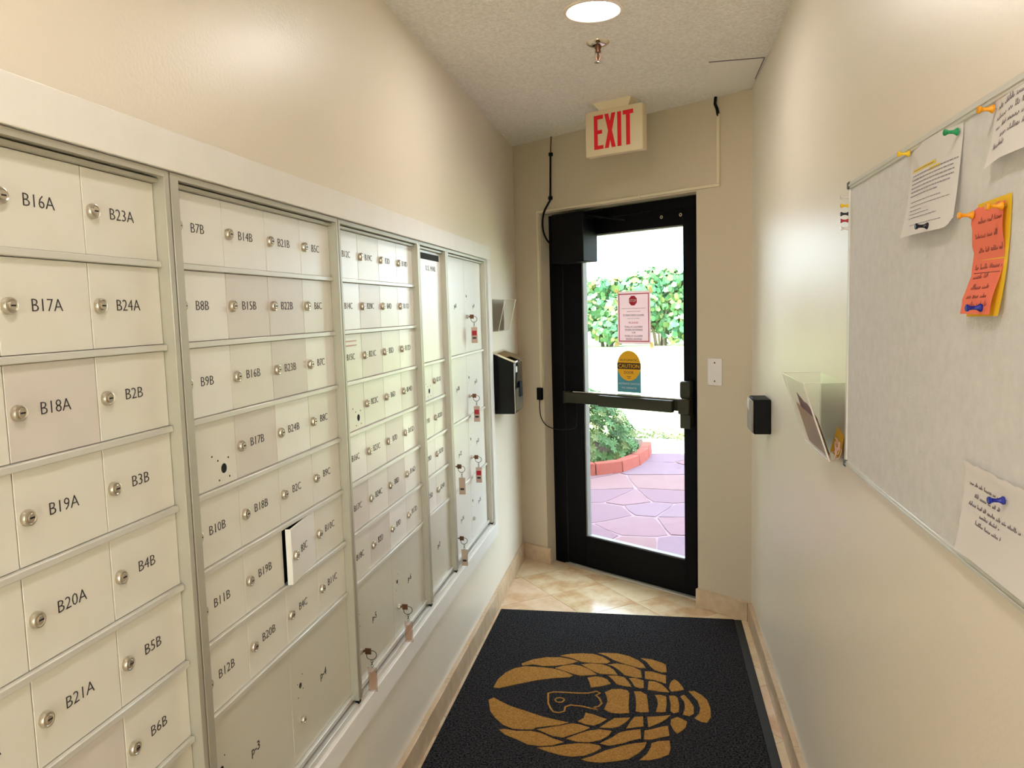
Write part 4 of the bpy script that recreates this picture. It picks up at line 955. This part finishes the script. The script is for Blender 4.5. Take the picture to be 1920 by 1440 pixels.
for i in range(1150):
    th, ph = rl.uniform(0, 2 * PI), math.acos(rl.uniform(-.15, 1)); d = Vector((math.sin(ph) * math.cos(th), math.sin(ph) * math.sin(th), math.cos(ph)))
    rr = rl.uniform(.80, 1.0) * (1 + .05 * math.sin(5 * th) * math.sin(4 * ph))
    pos = bc + Vector((d.x * br.x, d.y * br.y, d.z * br.z)) * rr
    if pos.z < .05: pos.z = .05 + rl.random() * .05
    n = Vector((d.x / br.x, d.y / br.y, d.z / br.z)).normalized(); n = (n + Vector((rl.uniform(-.4, .4), rl.uniform(-.4, .4), rl.uniform(0, .5)))).normalized()
    mi = 1 if rl.random() < .22 else 0; base_t = n.orthogonal().normalized(); a0 = rl.uniform(0, 6)
    for k in range(7):
        a_ = a0 + k * 2 * PI / 7; q = Matrix.Rotation(a_, 3, n) @ base_t; nn = (n * .75 - q * .55).normalized(); L = rl.uniform(.045, .068)
        side = n.cross(q)
        v0 = b.bm.verts.new(pos); v1 = b.bm.verts.new(pos + q * L * .55 + side * L * .2 + n * L * .35); v2 = b.bm.verts.new(pos + q * L + n * L * .35); v3 = b.bm.verts.new(pos + q * L * .55 - side * L * .2 + n * L * .35)
        f = b.bm.faces.new((v0, v1, v2, v3)); f.material_index = mi
tag(finish(b, 'foliage', ['leafbush', 'leafyoung'], t, bc, recalc=False), kind='stuff')
b = MB()
for k in range(9):
    a_ = k * .7; b.tube([(-.17 + .03 * math.cos(a_), 7.72 + .03 * math.sin(a_), .03), (-.17 + .2 * math.cos(a_), 7.72 + .2 * math.sin(a_), .3), (-.17 + .42 * math.cos(a_), 7.72 + .42 * math.sin(a_), .45)], [.014, .009, .004], 5)
finish(b, 'stems', 'wood', t, bc)
# low border plants along the path
def lowplant(x, y, label_i):
    b = MB()
    for i in range(120):
        p = Vector((x + rl.gauss(0, .13), y + rl.gauss(0, .09), -.03 + abs(rl.gauss(0, .05)))); n = Vector((rl.uniform(-.5, .5), rl.uniform(-.8, .2), 1)).normalized(); leaves(b, p, n, .06, .03, rl, 0)
    return tag(finish(b, 'border_plant', 'leafyoung', None, (x, y, -.05), recalc=False), ['low yellow green plant at the left end of the row along the far path', 'second low plant from the left along the far path', 'third low plant from the left along the far path', 'low plant just right of the round bush, by the far path', 'low plant in the middle of the row seen through the lower door glass', 'low plant right of the middle of the row in the lower door glass', 'low plant at the right edge of the lower door glass', 'second low plant from the right end of the row, hidden by the door frame', 'low plant at the right end of the row, hidden by the door frame'][label_i], 'plant', 'low plants along the path edge')
for k in range(9): lowplant(-.6 + k * .33, 9.12 - .02 * k, k)
# sea grape shrubs at the far side of the lawn
hl = ['sea grape shrub at the far left end of the hedge', 'bushy sea grape shrub, left of those seen through the door glass', 'round leaved sea grape shrub behind the left half of the door notice',
      'tall round leaved shrub right of the door notice, one leaf topping the sky', 'sea grape shrub at the right edge of the door glass', 'sea grape shrub at the far right end of the hedge']
for k, lab in enumerate(hl):
    hx = -5.4 + 2.15 * k; hh = 2.5 + [.0, .2, .15, .45, .5, .1][k]
    t = thing('sea_grape_shrub', lab, 'shrub', (hx, 31.3, -.05), 'sea grape hedge beyond the lawn')
    b = MB()
    lobes = [(hx + rl.uniform(-1.1, 1.1), 31.3 + rl.uniform(-.4, .4), rl.uniform(.5, hh - .7), rl.uniform(.45, .75)) for _ in range(13)] + [(hx + dx, 31.3, hh - rl.uniform(.3, .55), .42) for dx in (-.9, -.3, .35, .9)]
    for (lx, ly, lz, lr) in lobes:
        for i in range(140):
            d = Vector((rl.gauss(0, 1), rl.gauss(0, 1), rl.gauss(0, 1))).normalized(); p = Vector((lx, ly, lz)) + d * lr * rl.uniform(.7, 1.08)
            if p.z < .02: continue
            n = (d + Vector((rl.uniform(-.7, .7), rl.uniform(-1.2, .3), rl.uniform(-.4, .7)))).normalized(); disc(b, p, n, rl.uniform(.075, .135), 1 if rl.random() < .3 else 0)
    tag(finish(b, 'foliage', ['leafgrape', 'leafgrape2'], t, (hx, 31.3, 1.2), recalc=False), kind='stuff')
    b = MB()
    for i in range(8):
        a_ = rl.uniform(0, 6.3); ex, ez = rl.uniform(.4, 1.0), rl.uniform(1.0, hh - .4)
        b.tube([(hx + .2 * math.cos(a_), 31.3 + .1 * math.sin(a_), -.06), (hx + .5 * ex * math.cos(a_), 31.3 + .2 * math.sin(a_), ez * .5), (hx + ex * math.cos(a_), 31.3 + .3 * math.sin(a_), ez)], [.05, .035, .015], 6)
    finish(b, 'trunks', 'wood', t, (hx, 31.3, .5))
